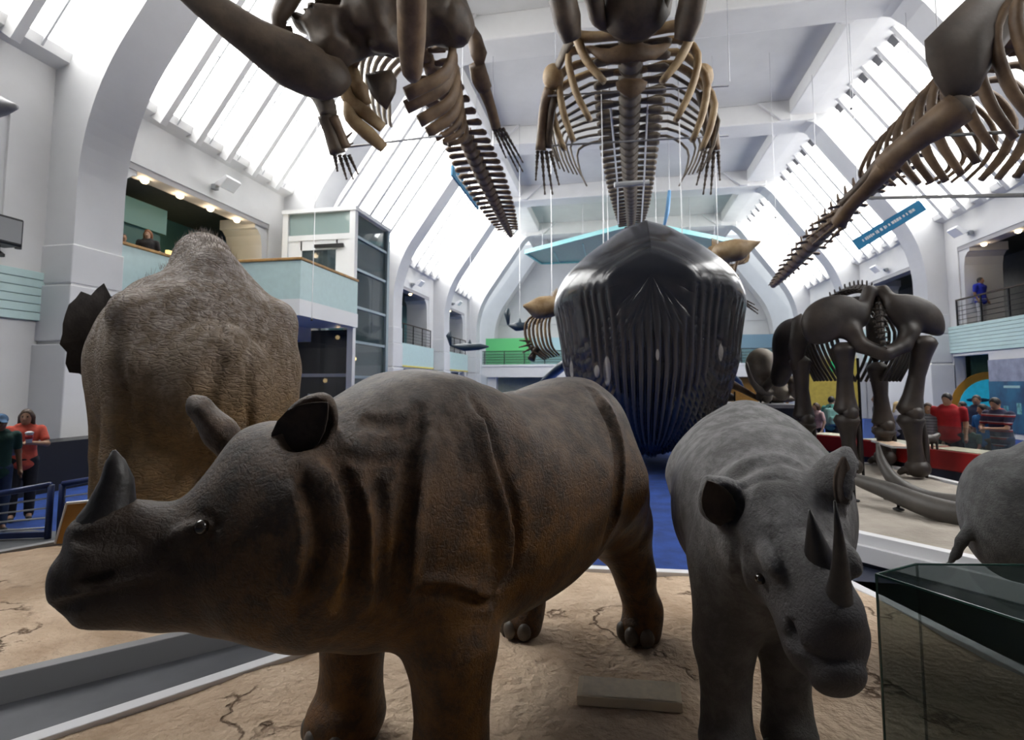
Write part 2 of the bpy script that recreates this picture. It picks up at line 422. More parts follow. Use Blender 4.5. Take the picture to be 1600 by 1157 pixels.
plinth('display_plinth', [(1.95, 6.55), (4.4, 3.85), (5.6, 5.6), (4.98, 10.3), (4.95, 11.55), (2.2, 11.55)], .30, sandg, navy, 'stepped white-edged plinth with grey sand under the dark elephant skeleton', 5, border=.12, steps=2)
plinth('display_plinth', [(2.60, 3.05), (2.80, 2.3), (2.80, 1.35), (5.2, 1.35), (5.2, 4.0), (2.62, 4.0)], .15, sandm, greych, 'low plinth under the round-rumped grey animal at the picture edge', 11)
# ------------------------------------------------------------------ soft-blended bodies: distance field -> one continuous mesh
def frame_of(p, heading):
    """local frame: x forward along the heading (world angle), z up; returns (origin, R) with world = R @ local + origin"""
    c, s = math.cos(heading), math.sin(heading)
    return np.array(p, float), np.array([[c, -s, 0], [s, c, 0], [0, 0, 1.0]])
def unit(v):
    v = np.array(v, float); return v / np.linalg.norm(v)
def axes(x, up=(0, 0, 1)):
    x = unit(x); y = unit(np.cross(up, x)); z = np.cross(x, y); return np.array([x, y, z])     # rows
class SDF:
    """primitives are kept in a local frame; world points are turned into it on the way in"""
    def __init__(s, org=(0, 0, 0), R=None):
        s.o = np.array(org, float); s.R = np.eye(3) if R is None else R; s.p = []; s.mod = []
    def L(s, w): return (np.array(w, float) - s.o) @ s.R
    def D(s, w): return np.array(w, float) @ s.R
    def cap(s, a, b, ra, rb=None, k=.06, flat=None, local=False):
        """tapered limb from a to b; flat=(direction, factor) thins it along a direction"""
        rb = ra if rb is None else rb
        if not local: a, b = s.L(a), s.L(b)
        fl = None if flat is None else (unit(flat[0] if local else s.D(flat[0])), flat[1])
        s.p.append(('cap', np.array(a, float), np.array(b, float), ra, rb, k, fl)); return s
    def chain(s, pts, rad, k=.06, flat=None, local=False):
        for i in range(len(pts) - 1): s.cap(pts[i], pts[i + 1], rad[i], rad[i + 1], k if i == 0 else min(k, .03), flat, local)
        return s
    def ell(s, c, r, A=None, k=.06, sub=False, local=False):
        """ellipsoid; A: rows = axes (world unless local)"""
        if not local: c = s.L(c); A = None if A is None else np.array([s.D(a) for a in A])
        s.p.append(('sub' if sub else 'ell', np.array(c, float), np.array(r, float), A, k)); return s
    def loft(s, org, A, st, k=.06, n=2.0, local=False):
        """rounded body along A[0]; stations rows: x, centre z, half height, half width (, centre y)"""
        if not local: org = s.L(org); A = np.array([s.D(a) for a in A])
        st = np.array([list(r) + [0] * (5 - len(r)) for r in st], float)
        s.p.append(('loft', np.array(org, float), A, st, k, n)); return s
    @staticmethod
    def _smooth(st, x):
        """monotone-ish cubic (Catmull-Rom) through the stations"""
        xs = st[:, 0]; i = np.clip(np.searchsorted(xs, x) - 1, 0, len(xs) - 2)
        h = xs[i + 1] - xs[i]; t = np.clip((x - xs[i]) / h, 0, 1)
        out = []
        for c in range(1, st.shape[1]):
            y = st[:, c]; m = np.gradient(y, xs)
            a, b = y[i], y[i + 1]; ma, mb = m[i] * h, m[i + 1] * h
            out.append((2 * t**3 - 3 * t**2 + 1) * a + (t**3 - 2 * t**2 + t) * ma + (-2 * t**3 + 3 * t**2) * b + (t**3 - t**2) * mb)
        return out
    def f(s, P, mods=True):
        d = None
        for q in s.p:
            if q[0] == 'cap':
                _, a, b, ra, rb, k, fl = q; ab = b - a; v = P - a
                t = np.clip(v @ ab / max(ab @ ab, 1e-9), 0, 1); w = v - t[:, None] * ab
                if fl is not None:
                    c = w @ fl[0]; w = w + np.outer(c * (1 / fl[1] - 1), fl[0])
                e = np.sqrt((w * w).sum(1)) - (ra + (rb - ra) * t)
                if fl is not None: e = e * max(fl[1], .35)
            elif q[0] in ('ell', 'sub'):
                _, c, r, A, k = q; v = P - c
                if A is not None: v = v @ A.T
                k0 = np.sqrt(((v / r)**2).sum(1)); k1 = np.sqrt(((v / r**2)**2).sum(1)) + 1e-9
                e = k0 * (k0 - 1) / k1
            else:
                _, o, A, st, k, n = q; v = (P - o) @ A.T
                x0, x1 = st[0, 0], st[-1, 0]; x = v[:, 0]
                zc, hh, ww, yc = s._smooth(st, np.clip(x, x0, x1)); hh = np.maximum(hh, .01); ww = np.maximum(ww, .01)
                y = np.abs(v[:, 1] - yc); z = np.abs(v[:, 2] - zc); ov = np.maximum(np.maximum(x0 - x, x - x1), 0)
                rr = np.minimum(hh, ww)
                g = ((y / ww)**n + (z / hh)**n + (ov / (rr * .8))**n)**(1 / n)
                e = (g - 1) * rr
            if d is None: d = e; continue
            if q[0] == 'sub':
                h = np.clip(.5 - .5 * (d + e) / k, 0, 1); d = d * (1 - h) - e * h + k * h * (1 - h)
            else:
                h = np.clip(.5 + .5 * (e - d) / k, 0, 1); d = e * (1 - h) + d * h - k * h * (1 - h)
        if mods and s.mod:
            I = np.where(np.abs(d) < .09)[0]
            if len(I):
                q, e = P[I], d[I]
                for m in s.mod: e = m(q, e)
                d[I] = e
        return d
    def trace_many(s, px, d0=.3, d1=40, mods=False):
        """the surface points seen at photo pixels, in the local frame (nan where none)"""
        o = s.L((0, 0, EYE)); r = np.array([s.D(ray(*q)) for q in px]); L = np.sqrt((r * r).sum(1))
        t = np.full(len(px), float(d0)); live = np.ones(len(px), bool); hit = np.zeros(len(px), bool)
        for _ in range(90):
            I = np.where(live)[0]
            if not len(I): break
            e = s.f(o + r[I] * t[I, None], mods)
            ok = e < .002; hit[I[ok]] = True; live[I[ok]] = False
            t[I[~ok]] += np.maximum(e[~ok] * .8, .002) / L[I[~ok]]
            live &= t < d1
        P = o + r * t[:, None]; P[~hit] = np.nan
        return P
    def trace(s, u, v, d0=.3, d1=40, mods=False): return s.trace_many([(u, v)], d0, d1, mods)[0]
    def groove(s, px, depth, w, lip=0.0, mirror=True, d0=.3):
        """a skin fold: crease along the surface line measured at the photo pixels px; lip raises one side"""
        q = []
        for i in range(len(px) - 1):
            n = max(2, int(math.dist(px[i], px[i + 1]) / 22))
            for t in np.linspace(0, 1, n, endpoint=i == len(px) - 2):
                q.append((px[i][0] * (1 - t) + px[i + 1][0] * t, px[i][1] * (1 - t) + px[i + 1][1] * t))
        s.gq = getattr(s, 'gq', []); s.gq.append((q, depth, w, lip, mirror)); return s
    def cut_grooves(s):
        allq = [p for g in s.gq for p in g[0]]; P = s.trace_many(allq); i = 0
        for q, depth, w, lip, mirror in s.gq:
            pts = []
            for p in P[i:i + len(q)]:
                if not np.isnan(p[0]) and (not pts or np.linalg.norm(p - pts[-1]) < .35): pts.append(p)
            i += len(q)
            if len(pts) < 2: continue
            pts = np.array(pts)
            for it in range(2): pts[1:-1] = (pts[:-2] + 2 * pts[1:-1] + pts[2:]) / 4
            s.groove3(pts, depth, w, lip, mirror)
        return s
    def groove3(s, pts, depth, w, lip=0.0, mirror=True):
        pts = np.array(pts, float)
        sets = [pts] + ([pts * np.array([1, -1, 1])] if mirror else [])
        def m(P, d):
            for Q in sets:
                lo, hi = Q.min(0) - 3.2 * w, Q.max(0) + 3.2 * w
                I = np.where(((P > lo) & (P < hi)).all(1))[0]
                if not len(I): continue
                p = P[I]; best = np.full(len(I), 9.0); sgn = np.zeros(len(I)); par = np.zeros(len(I))
                for j in range(len(Q) - 1):
                    a, b = Q[j], Q[j + 1]; ab = b - a; v = p - a
                    t = np.clip(v @ ab / (ab @ ab), 0, 1); e = v - t[:, None] * ab; r = np.sqrt((e * e).sum(1))
                    better = r < best; best = np.where(better, r, best)
                    if lip: sgn = np.where(better, e[:, 0] if abs(ab[2]) > abs(ab[0]) else e[:, 2], sgn)
                    par = np.where(better, (j + t) / (len(Q) - 1), par)
                fade = np.clip(np.minimum(par, 1 - par) * 7, .15, 1)
                d[I] += fade * depth * np.exp(-(best / w)**2)
                if lip: d[I] -= fade * abs(lip) * np.exp(-((best - 1.7 * w) / (1.3 * w))**2) * (sgn > 0 if lip > 0 else sgn < 0)
            return d
        s.mod.append(m); return s
    def mesh(s, name, lo, hi, h):
        """naive surface nets on a grid refined near the surface"""
        lo = np.array(lo, float); hi = np.array(hi, float)
        B = 4; n = (np.ceil((hi - lo) / (h * B)).astype(int) + 1) * B + 1
        nb = (n - 1) // B
        cx = [lo[a] + (np.arange(nb[a]) + .5) * B * h for a in range(3)]
        G = np.stack(np.meshgrid(*cx, indexing='ij'), -1).reshape(-1, 3)
        dc = s.f(G, False).reshape(nb)
        D = np.repeat(np.repeat(np.repeat(dc, B, 0), B, 1), B, 2)
        D = np.pad(D, [(0, 1)] * 3, mode='edge').astype(np.float32)
        near = np.abs(dc) < B * h * 1.0 + .035
        I = np.argwhere(near)
        off = np.stack(np.meshgrid(*[np.arange(B)] * 3, indexing='ij'), -1).reshape(-1, 3)
        for c in range(0, len(I), 4000):
            idx = (I[c:c + 4000, None, :] * B + off[None]).reshape(-1, 3)
            D[idx[:, 0], idx[:, 1], idx[:, 2]] = s.f(lo + idx * h)
        D[0] = D[-1] = 1; D[:, 0] = D[:, -1] = 1; D[:, :, 0] = D[:, :, -1] = 1
        ins = D < 0
        cs = sum(ins[i:n[0] - 1 + i, j:n[1] - 1 + j, k:n[2] - 1 + k].astype(np.int8) for i in (0, 1) for j in (0, 1) for k in (0, 1))
        cells = np.argwhere((cs > 0) & (cs < 8))
        vid = -np.ones(n - 1, np.int64); vid[cells[:, 0], cells[:, 1], cells[:, 2]] = np.arange(len(cells))
        acc = np.zeros((len(cells), 3)); cnt = np.zeros(len(cells))
        C = [(i, j, k) for i in (0, 1) for j in (0, 1) for k in (0, 1)]
        for a in C:
            for ax in range(3):
                if a[ax]: continue
                b = list(a); b[ax] = 1
                d0 = D[cells[:, 0] + a[0], cells[:, 1] + a[1], cells[:, 2] + a[2]].astype(float)
                d1 = D[cells[:, 0] + b[0], cells[:, 1] + b[1], cells[:, 2] + b[2]].astype(float)
                m = (d0 < 0) != (d1 < 0)
                t = np.where(m, d0 / np.where(m, d0 - d1, 1), 0)
                q = np.tile(np.array(a, float), (len(cells), 1)); q[:, ax] += t
                acc[m] += q[m]; cnt[m] += 1
        V = lo + (cells + acc / cnt[:, None]) * h
        F = []
        for ax in range(3):
            b1, b2 = (ax + 1) % 3, (ax + 2) % 3
            sl0 = [slice(None)] * 3; sl1 = [slice(None)] * 3
            sl0[ax] = slice(0, -1); sl1[ax] = slice(1, None)
            A_, B_ = ins[tuple(sl0)], ins[tuple(sl1)]
            E = np.argwhere(A_ != B_)
            E = E[(E[:, b1] > 0) & (E[:, b2] > 0) & (E[:, b1] < n[b1] - 1) & (E[:, b2] < n[b2] - 1)]
            flip = A_[E[:, 0], E[:, 1], E[:, 2]]
            def at_(o1, o2):
                q = E.copy(); q[:, b1] += o1; q[:, b2] += o2; return vid[q[:, 0], q[:, 1], q[:, 2]]
            q = np.stack([at_(-1, -1), at_(0, -1), at_(0, 0), at_(-1, 0)], 1)
            q[~flip] = q[~flip][:, ::-1]
            F.append(q)
        F = np.concatenate(F); F = F[(F >= 0).all(1)]
        me = bpy.data.meshes.new(name)
        me.vertices.add(len(V)); me.vertices.foreach_set('co', V.astype(np.float32).ravel())
        me.loops.add(len(F) * 4); me.loops.foreach_set('vertex_index', F.astype(np.int32).ravel())
        me.polygons.add(len(F)); me.polygons.foreach_set('loop_start', np.arange(0, len(F) * 4, 4, dtype=np.int32))
        me.polygons.foreach_set('use_smooth', np.ones(len(F), bool))
        me.update(calc_edges=True)
        return me
    def build(s, name, mat_, lo, hi, h, parent=None):
        """mesh object standing in the world at the body's own frame (or under a parent that has it)"""
        if getattr(s, 'gq', None): s.cut_grooves(); s.gq = []
        me = s.mesh(name, lo, hi, h); me.materials.append(mat_)
        o = bpy.data.objects.new(name, me); COL.objects.link(o)
        if parent is not None: o.parent = parent
        else:
            o.location = s.o; o.rotation_euler = (0, 0, math.atan2(s.R[1, 0], s.R[0, 0]))
        return o
def lumps(amp, scale, seed=0):
    """gentle unevenness of muscle and hide"""
    rnd = np.random.RandomState(seed); K = [(rnd.normal(size=3) * s / scale, rnd.uniform(0, 6.28), a) for s, a in ((2.2, 1), (3.1, .8), (3.9, .7), (6.5, .4), (8.0, .35), (9.5, .3))]
    def m(P, d):
        w = P + .08 * scale * np.sin(P[:, [1, 2, 0]] * 9 / scale)
        return d + amp * sum(a * np.sin(w @ k + p) for k, p, a in K)
    return m
def leaf(tip, base, width, nrm, hollow=.25):
    """pointed ear lining between base and tip (world points)"""
    tip, base, nrm = np.array(tip), np.array(base), unit(nrm); ax = tip - base; sd = unit(np.cross(nrm, ax)); vs = []; fs = []
    W = [(0, .45), (.12, .78), (.3, .98), (.5, 1), (.68, .82), (.84, .5), (.95, .2), (1, .02)]
    for t, w in W:
        for q in (-1, -.5, 0, .5, 1):
            vs.append(base + ax * t + sd * width * w * q - nrm * width * hollow * w * (1 - q * q))
    n = 5
    fs = [(i * n + j, i * n + j + 1, (i + 1) * n + j + 1, (i + 1) * n + j) for i in range(len(W) - 1) for j in range(n - 1)]
    L = len(vs); vs += [v - nrm * .012 for v in vs]; fs += [tuple(L + i for i in f[::-1]) for f in fs]
    ring = [j for j in range(n)] + [i * n + n - 1 for i in range(1, len(W))] + [(len(W) - 1) * n + j for j in range(n - 2, -1, -1)] + [i * n for i in range(len(W) - 2, 0, -1)]
    fs += [(ring[i], ring[(i + 1) % len(ring)], L + ring[(i + 1) % len(ring)], L + ring[i]) for i in range(len(ring))]
    return vs, fs
def body_empty(sdf, name, label, cat, group=None):
    return empty(name, sdf.o, math.atan2(sdf.R[1, 0], sdf.R[0, 0]), label, cat, group)
# ------------------------------------------------------------------ animal hides
def hide(name, low, high, z0, z1, dark=None, bump=.5, wr=26.0, rough=.62, stretch=(1, 1, 1), dist=.02, spots=None, cell=.5, snout=None):
    """hide colour: blotchy body colour, top light painted in as a paler tone towards the back, fine cracked-skin relief"""
    m = bpy.data.materials.new(name); m.use_nodes = True; nt = m.node_tree; b = nt.nodes['Principled BSDF']
    b.inputs['Roughness'].default_value = rough; b.inputs['Specular IOR Level'].default_value = .35
    tc = node(nt, 'ShaderNodeTexCoord'); sx = node(nt, 'ShaderNodeSeparateXYZ'); nt.links.new(tc.outputs['Object'], sx.inputs[0])
    n1 = node(nt, 'ShaderNodeTexNoise', Scale=2.6, Detail=8.0, Roughness=.65); nt.links.new(tc.outputs['Object'], n1.inputs['Vector'])
    n2 = node(nt, 'ShaderNodeTexNoise', Scale=9.0, Detail=8.0, Roughness=.7); nt.links.new(tc.outputs['Object'], n2.inputs['Vector'])
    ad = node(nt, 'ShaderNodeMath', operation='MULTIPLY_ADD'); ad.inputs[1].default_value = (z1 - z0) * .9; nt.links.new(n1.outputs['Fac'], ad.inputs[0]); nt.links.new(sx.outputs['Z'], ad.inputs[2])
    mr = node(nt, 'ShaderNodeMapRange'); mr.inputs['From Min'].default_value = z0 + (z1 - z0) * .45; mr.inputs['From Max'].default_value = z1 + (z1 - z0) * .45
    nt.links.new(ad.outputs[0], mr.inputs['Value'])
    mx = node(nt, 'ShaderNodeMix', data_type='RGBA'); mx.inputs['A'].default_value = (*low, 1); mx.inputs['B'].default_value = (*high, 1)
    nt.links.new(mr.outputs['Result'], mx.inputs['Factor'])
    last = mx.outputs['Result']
    if dark:
        r = node(nt, 'ShaderNodeValToRGB'); r.color_ramp.elements[0].position = .42; r.color_ramp.elements[1].position = .62
        nt.links.new(n2.outputs['Fac'], r.inputs['Fac'])
        mm = node(nt, 'ShaderNodeMix', data_type='RGBA'); mm.inputs['B'].default_value = (*dark, 1)
        inv = node(nt, 'ShaderNodeMath', operation='MULTIPLY_ADD'); inv.inputs[1].default_value = -.75; inv.inputs[2].default_value = .75
        nt.links.new(r.outputs['Color'], inv.inputs[0]); nt.links.new(inv.outputs[0], mm.inputs['Factor']); nt.links.new(last, mm.inputs['A']); last = mm.outputs['Result']
    if snout:                                             # darker skin of the muzzle
        pos, r0, r1, colr = snout
        vd = node(nt, 'ShaderNodeVectorMath', operation='DISTANCE'); vd.inputs[1].default_value = pos; nt.links.new(tc.outputs['Object'], vd.inputs[0])
        m2 = node(nt, 'ShaderNodeMapRange'); m2.inputs['From Min'].default_value = r0; m2.inputs['From Max'].default_value = r1; m2.inputs['To Min'].default_value = 1; m2.inputs['To Max'].default_value = 0
        nt.links.new(vd.outputs['Value'], m2.inputs['Value'])
        mm = node(nt, 'ShaderNodeMix', data_type='RGBA'); mm.inputs['B'].default_value = (*colr, 1)
        nt.links.new(m2.outputs['Result'], mm.inputs['Factor']); nt.links.new(last, mm.inputs['A']); last = mm.outputs['Result']
    nt.links.new(last, b.inputs['Base Color'])
    mp = node(nt, 'ShaderNodeMapping'); mp.inputs['Scale'].default_value = stretch; nt.links.new(tc.outputs['Object'], mp.inputs['Vector'])
    nd = node(nt, 'ShaderNodeTexNoise', Scale=wr * .3, Detail=3.0); nt.links.new(mp.outputs[0], nd.inputs['Vector'])
    wm = node(nt, 'ShaderNodeMix', data_type='VECTOR'); wm.inputs['Factor'].default_value = .12
    nt.links.new(mp.outputs[0], wm.inputs['A']); nt.links.new(nd.outputs['Color'], wm.inputs['B'])
    vo = node(nt, 'ShaderNodeTexVoronoi', Scale=wr, feature='DISTANCE_TO_EDGE'); nt.links.new(wm.outputs['Result'], vo.inputs['Vector'])
    cl = node(nt, 'ShaderNodeMapRange'); cl.inputs['From Max'].default_value = .18; nt.links.new(vo.outputs['Distance'], cl.inputs['Value'])
    n3 = node(nt, 'ShaderNodeTexNoise', Scale=wr * 2.2, Detail=6.0, Roughness=.7); nt.links.new(mp.outputs[0], n3.inputs['Vector'])
    sm = node(nt, 'ShaderNodeMath', operation='MULTIPLY_ADD'); sm.inputs[1].default_value = cell; nt.links.new(cl.outputs[0], sm.inputs[0]); nt.links.new(n3.outputs['Fac'], sm.inputs[2])
    bp = node(nt, 'ShaderNodeBump', Strength=bump, Distance=dist); nt.links.new(sm.outputs[0], bp.inputs['Height']); nt.links.new(bp.outputs['Normal'], b.inputs['Normal'])
    return m
hornm = mat('dark_horn', (.016, .013, .012), .5, var=.5, scale=14, bump=.4, bscale=30)
nailm = mat('hoof_nail', (.10, .085, .07), .5, var=.3, scale=12, bump=.2)
eyem = mat('glass_eye', (.015, .009, .005), .08, coat=.6)
def G(u, v, d, z=None):
    p = at(u, v, d)
    if z is not None: p[2] = z
    return p

# ------------------------------------------------------------------ the armoured rhino in front
def build_big_rhino():
    sh, hp = at(626, 700, 2.45), at(906, 700, 3.6)
    mid = (sh + hp) / 2; hd = math.atan2(sh[1] - hp[1], sh[0] - hp[0])
    o, R = frame_of((mid[0], mid[1], .15), hd)
    s = SDF(o, R)
    s.loft((0, 0, 0), np.eye(3), [
        (-.86, 1.18, .40, .30), (-.74, 1.185, .48, .40), (-.54, 1.165, .515, .47), (-.22, 1.085, .525, .56), (.12, 1.05, .545, .56),
        (.45, 1.09, .60, .52), (.72, 1.12, .60, .46), (1.02, 1.10, .50, .38), (1.20, 1.07, .40, .32)], k=.1, n=2.2, local=True)
    # neck
    s.cap(at(600, 770, 2.42), at(455, 795, 2.17), .40, .31, k=.16)
    s.cap(at(560, 875, 2.32), at(485, 885, 2.22), .24, .19, k=.14)
    # hanging neck fold
    s.ell(at(505, 940, 2.16), (.15, .12, .125), k=.07)
    s.ell(at(585, 925, 2.22), (.15, .15, .15), k=.09)
    # head
    h0, h1 = at(445, 826, 2.12), at(92, 902, 1.83); ax = h1 - h0; Lh = np.linalg.norm(ax); A = axes(ax)
    s.loft(h0, A, [(-.06, .02, .31, .21), (.03, .02, .345, .225), (.13, .015, .355, .225), (.23, -.03, .296, .205), (.29, -.045, .265, .185), (.35, -.047, .240, .170), (.44, -.03, .228, .152), (.53, -.012, .212, .142), (.60, -.005, .172, .13), (.64, -.012, .135, .112), (.665, -.02, .10, .09)], k=.1, n=2.3)
    hx = lambda x, y, z: h0 + A[0] * x + A[1] * y + A[2] * z
    s.ell(hx(.56, 0, .13), (.12, .085, .075), A, k=.06)                     # horn boss
    s.ell(hx(.29, .165, .085), (.07, .035, .05), A, k=.05)                 # brow of the near eye
    s.ell(hx(.29, -.165, .085), (.07, .035, .05), A, k=.05)
    s.ell(hx(.08, .17, -.08), (.17, .09, .20), A, k=.1)                    # cheeks
    s.ell(hx(.08, -.17, -.08), (.17, .09, .20), A, k=.1)
    s.ell(hx(.57, 0, -.145), (.11, .095, .055), A, k=.05)                  # lower lip
    s.ell(hx(Lh - .075, 0, -.08), (.045, .08, .08), A, k=.05); s.ell(hx(Lh - .095, 0, .03), (.05, .10, .11), A, k=.07)   # upper lip and nose
    s.ell(hx(.59, .125, -.01), (.045, .025, .022), A, k=.03, sub=True)          # nostrils
    s.ell(hx(.59, -.125, -.01), (.045, .025, .022), A, k=.03, sub=True)
    # ears: a cup seen from the front, and the far one edge-on
    e0, e1 = at(436, 712, 2.05), at(486, 664, 2.02)
    s.cap(at(418, 742, 2.06), e0, .075, .06, k=.06)
    E = axes(at(500, 632, 2.03) - e0, up=-_fw)
    s.ell(e1, (.12, .10, .055), E, k=.03); s.cap(e1, at(508, 630, 2.03), .07, .02, k=.06)
    s.ell(e1 - _fw * .055 + E[0] * .005, (.112, .08, .065), E, k=.015, sub=True)
    f0, f1 = at(372, 712, 2.33), at(300, 624, 2.33)
    s.chain([f0, f0 * .6 + f1 * .4, f0 * .12 + f1 * .88, f1], [.060, .058, .040, .010], k=.05)
    s.cap(at(312, 640, 2.29), at(345, 678, 2.28), .02, .03, k=.02)
    # front legs
    g = .15
    nl = at(706, 1000, 2.26); fl = at(551, 1000, 2.62)
    def fleg(c, dx, r):
        s.cap(np.array([c[0] + dx[0], c[1] + dx[1], 1.06]), np.array([c[0], c[1], .72]), r * 1.55, r * 1.12, k=.12)
        s.cap(np.array([c[0], c[1], .74]), np.array([c[0], c[1], .34]), r * 1.12, r * .93, k=.05)
        s.cap(np.array([c[0], c[1], .34]), np.array([c[0], c[1], .24]), r * .95, r * 1.1, k=.04)
    inw = (R @ np.array([0, -1, 0]))
    fleg(nl, inw * .10, .152); fleg(fl, -inw * .10, .150)
    # hind legs
    lf = atz(1006, 992, g); rf = atz(822, 982, g)
    hip = R @ np.array([-.62, .19, 0]) + o
    s.cap(np.array([hip[0], hip[1], 1.15]), at(960, 815, 3.55), .34, .235, k=.12)
    s.cap(at(962, 810, 3.55), at(992, 895, 3.56), .215, .125, k=.06)
    s.cap(at(992, 895, 3.56), lf + [0, 0, .12], .122, .115, k=.05)
    s.cap(lf + [0, 0, .16], lf + R @ np.array([.05, 0, .06]), .12, .135, k=.04)
    hip2 = R @ np.array([-.62, -.30, 0]) + o
    kn = rf + R @ np.array([.12, 0, .62])
    s.cap(np.array([hip2[0], hip2[1], 1.15]), kn, .38, .22, k=.14)
    s.cap(kn, rf + R @ np.array([-.08, 0, .36]), .2, .125, k=.06)
    s.cap(rf + R @ np.array([-.08, 0, .36]), rf + [0, 0, .12], .122, .115, k=.05)
    s.cap(rf + [0, 0, .16], rf + R @ np.array([.05, 0, .06]), .12, .135, k=.04)
    for c in (nl, fl):
        s.cap(np.array([c[0], c[1], .26]), np.array([c[0], c[1], .21]) + R @ np.array([.05, 0, 0]), .15, .165, k=.04)
    # tail
    tb = R @ np.array([-1.2, 0, 1.25]) + o
    s.chain([tb, tb + R @ np.array([-.06, .0, -.25]), tb + R @ np.array([-.05, 0, -.6])], [.05, .035, .02], k=.04)
    s.mod.append(lumps(.0055, .55, 4))
    # folds of the hide
    gr = s.groove
    gr([(738, 626), (760, 662), (768, 690), (782, 730), (805, 802), (806, 865), (792, 905), (771, 936)], .10, .026, lip=.04)
    gr([(656, 640), (650, 690), (643, 721), (632, 802), (627, 865), (620, 955)], .11, .026, lip=-.035)
    gr([(508, 700), (540, 757), (558, 820), (554, 887), (535, 945)], .09, .028, lip=.035)
    gr([(468, 735), (492, 802), (495, 873), (466, 950)], .06, .024, lip=.02)
    gr([(585, 745), (598, 820), (596, 900), (590, 960)], .07, .024, lip=.03)
    gr([(926, 612), (950, 650), (967, 690), (965, 743), (960, 802), (945, 838)], .09, .026, lip=-.04)
    gr([(510, 702), (562, 722), (600, 722), (640, 716)], .025, .02)
    gr([(648, 925), (690, 922), (720, 926), (768, 943)], .045, .02, lip=.02)
    gr([(560, 655), (600, 668), (640, 662)], .022, .03)
    gr([(610, 690), (660, 670), (700, 672)], .018, .03)
    gr([(690, 640), (720, 700), (735, 760)], .012, .03)
    gr([(760, 800), (775, 850), (770, 900)], .012, .018)
    # face: mouth line, eye creases, nose wrinkles
    gr([(82, 952), (120, 940), (160, 936), (205, 926), (245, 915), (258, 905)], .065, .017, lip=.012)
    gr([(285, 838), (312, 850), (335, 836)], .03, .013); gr([(282, 812), (308, 800), (335, 812), (342, 832)], .03, .013)
    gr([(268, 850), (300, 868), (330, 862)], .018, .013)
    for q in range(5):
        gr([(110 + 18 * q, 838 - 5 * q), (130 + 18 * q, 850 - 3 * q), (170 + 16 * q, 856 + 2 * q)], .022, .012)
        gr([(150 + 14 * q, 905 - 8 * q), (200 + 14 * q, 890 - 6 * q), (232 + 14 * q, 902 - 4 * q)], .018, .012)
    rhide = hide('rhino_hide', (.135, .056, .008), (.125, .10, .082), 1.05, 1.75, dark=(.013, .007, .004), bump=.55, wr=34, rough=.44, cell=.16, snout=(tuple(s.L(at(120, 900, 1.72))), .15, .60, (.040, .026, .017)))  # amber below, grey back: warm glow and cool skylight painted into the hide
    root = body_empty(s, 'rhinoceros', 'large brown armour-plated rhinoceros with a single short dark horn, foreground', 'rhinoceros')
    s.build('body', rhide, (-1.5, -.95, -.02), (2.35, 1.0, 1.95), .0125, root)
    inv = lambda p: tuple(s.L(p))
    lining = mat('ear_lining', (.045, .028, .018), .85, var=.5, scale=8, bump=.5, bscale=30)
    vs, fs = leaf(at(511, 630, 1.955), at(434, 706, 1.985), .082, -_fw, .18); MB().add([inv(v) for v in vs], fs).build('ear_lining', lining, root, smooth=True)
    # horn
    hb, ht = hx(.55, 0, .17), at(178, 704, 1.90)
    m = hb * .45 + ht * .55 - A[0] * .015
    MB().tube([inv(hb - (ht - hb) * .15), inv(hb), inv(hb * .72 + m * .28), inv(m), inv(m * .4 + ht * .6), inv(ht)], [.10, .094, .074, .050, .030, .006], n=16, up=(1, 0, 0)).build('horn', hornm, root, smooth=True)
    # eyes
    q = s.trace(312, 826)
    MB().ball(q + s.D(_fw) * .012, (.026, .026, .026), 12, 8).build('eye', eyem, root, smooth=True)
    q2 = hx(.27, -.195, .06)
    MB().ball(inv(q2), (.026, .026, .026), 12, 8).build('eye', eyem, root, smooth=True)
    # three toenails to each foot
    for c, r in ((lf, .135), (rf, .135), (np.array([nl[0], nl[1], g]), .165), (np.array([fl[0], fl[1], g]), .165)):
        for a in (-.8, 0, .8):
            p = inv(c); x, y = p[0] + .05 + math.cos(a) * r * .92, p[1] + math.sin(a) * r * .92
            MB().ball((x, y, .045), (.035, .048, .058), 10, 8, Matrix.Rotation(a, 3, 'Z')).build('toenail', nailm, root, smooth=True)
    return s
BR = build_big_rhino()
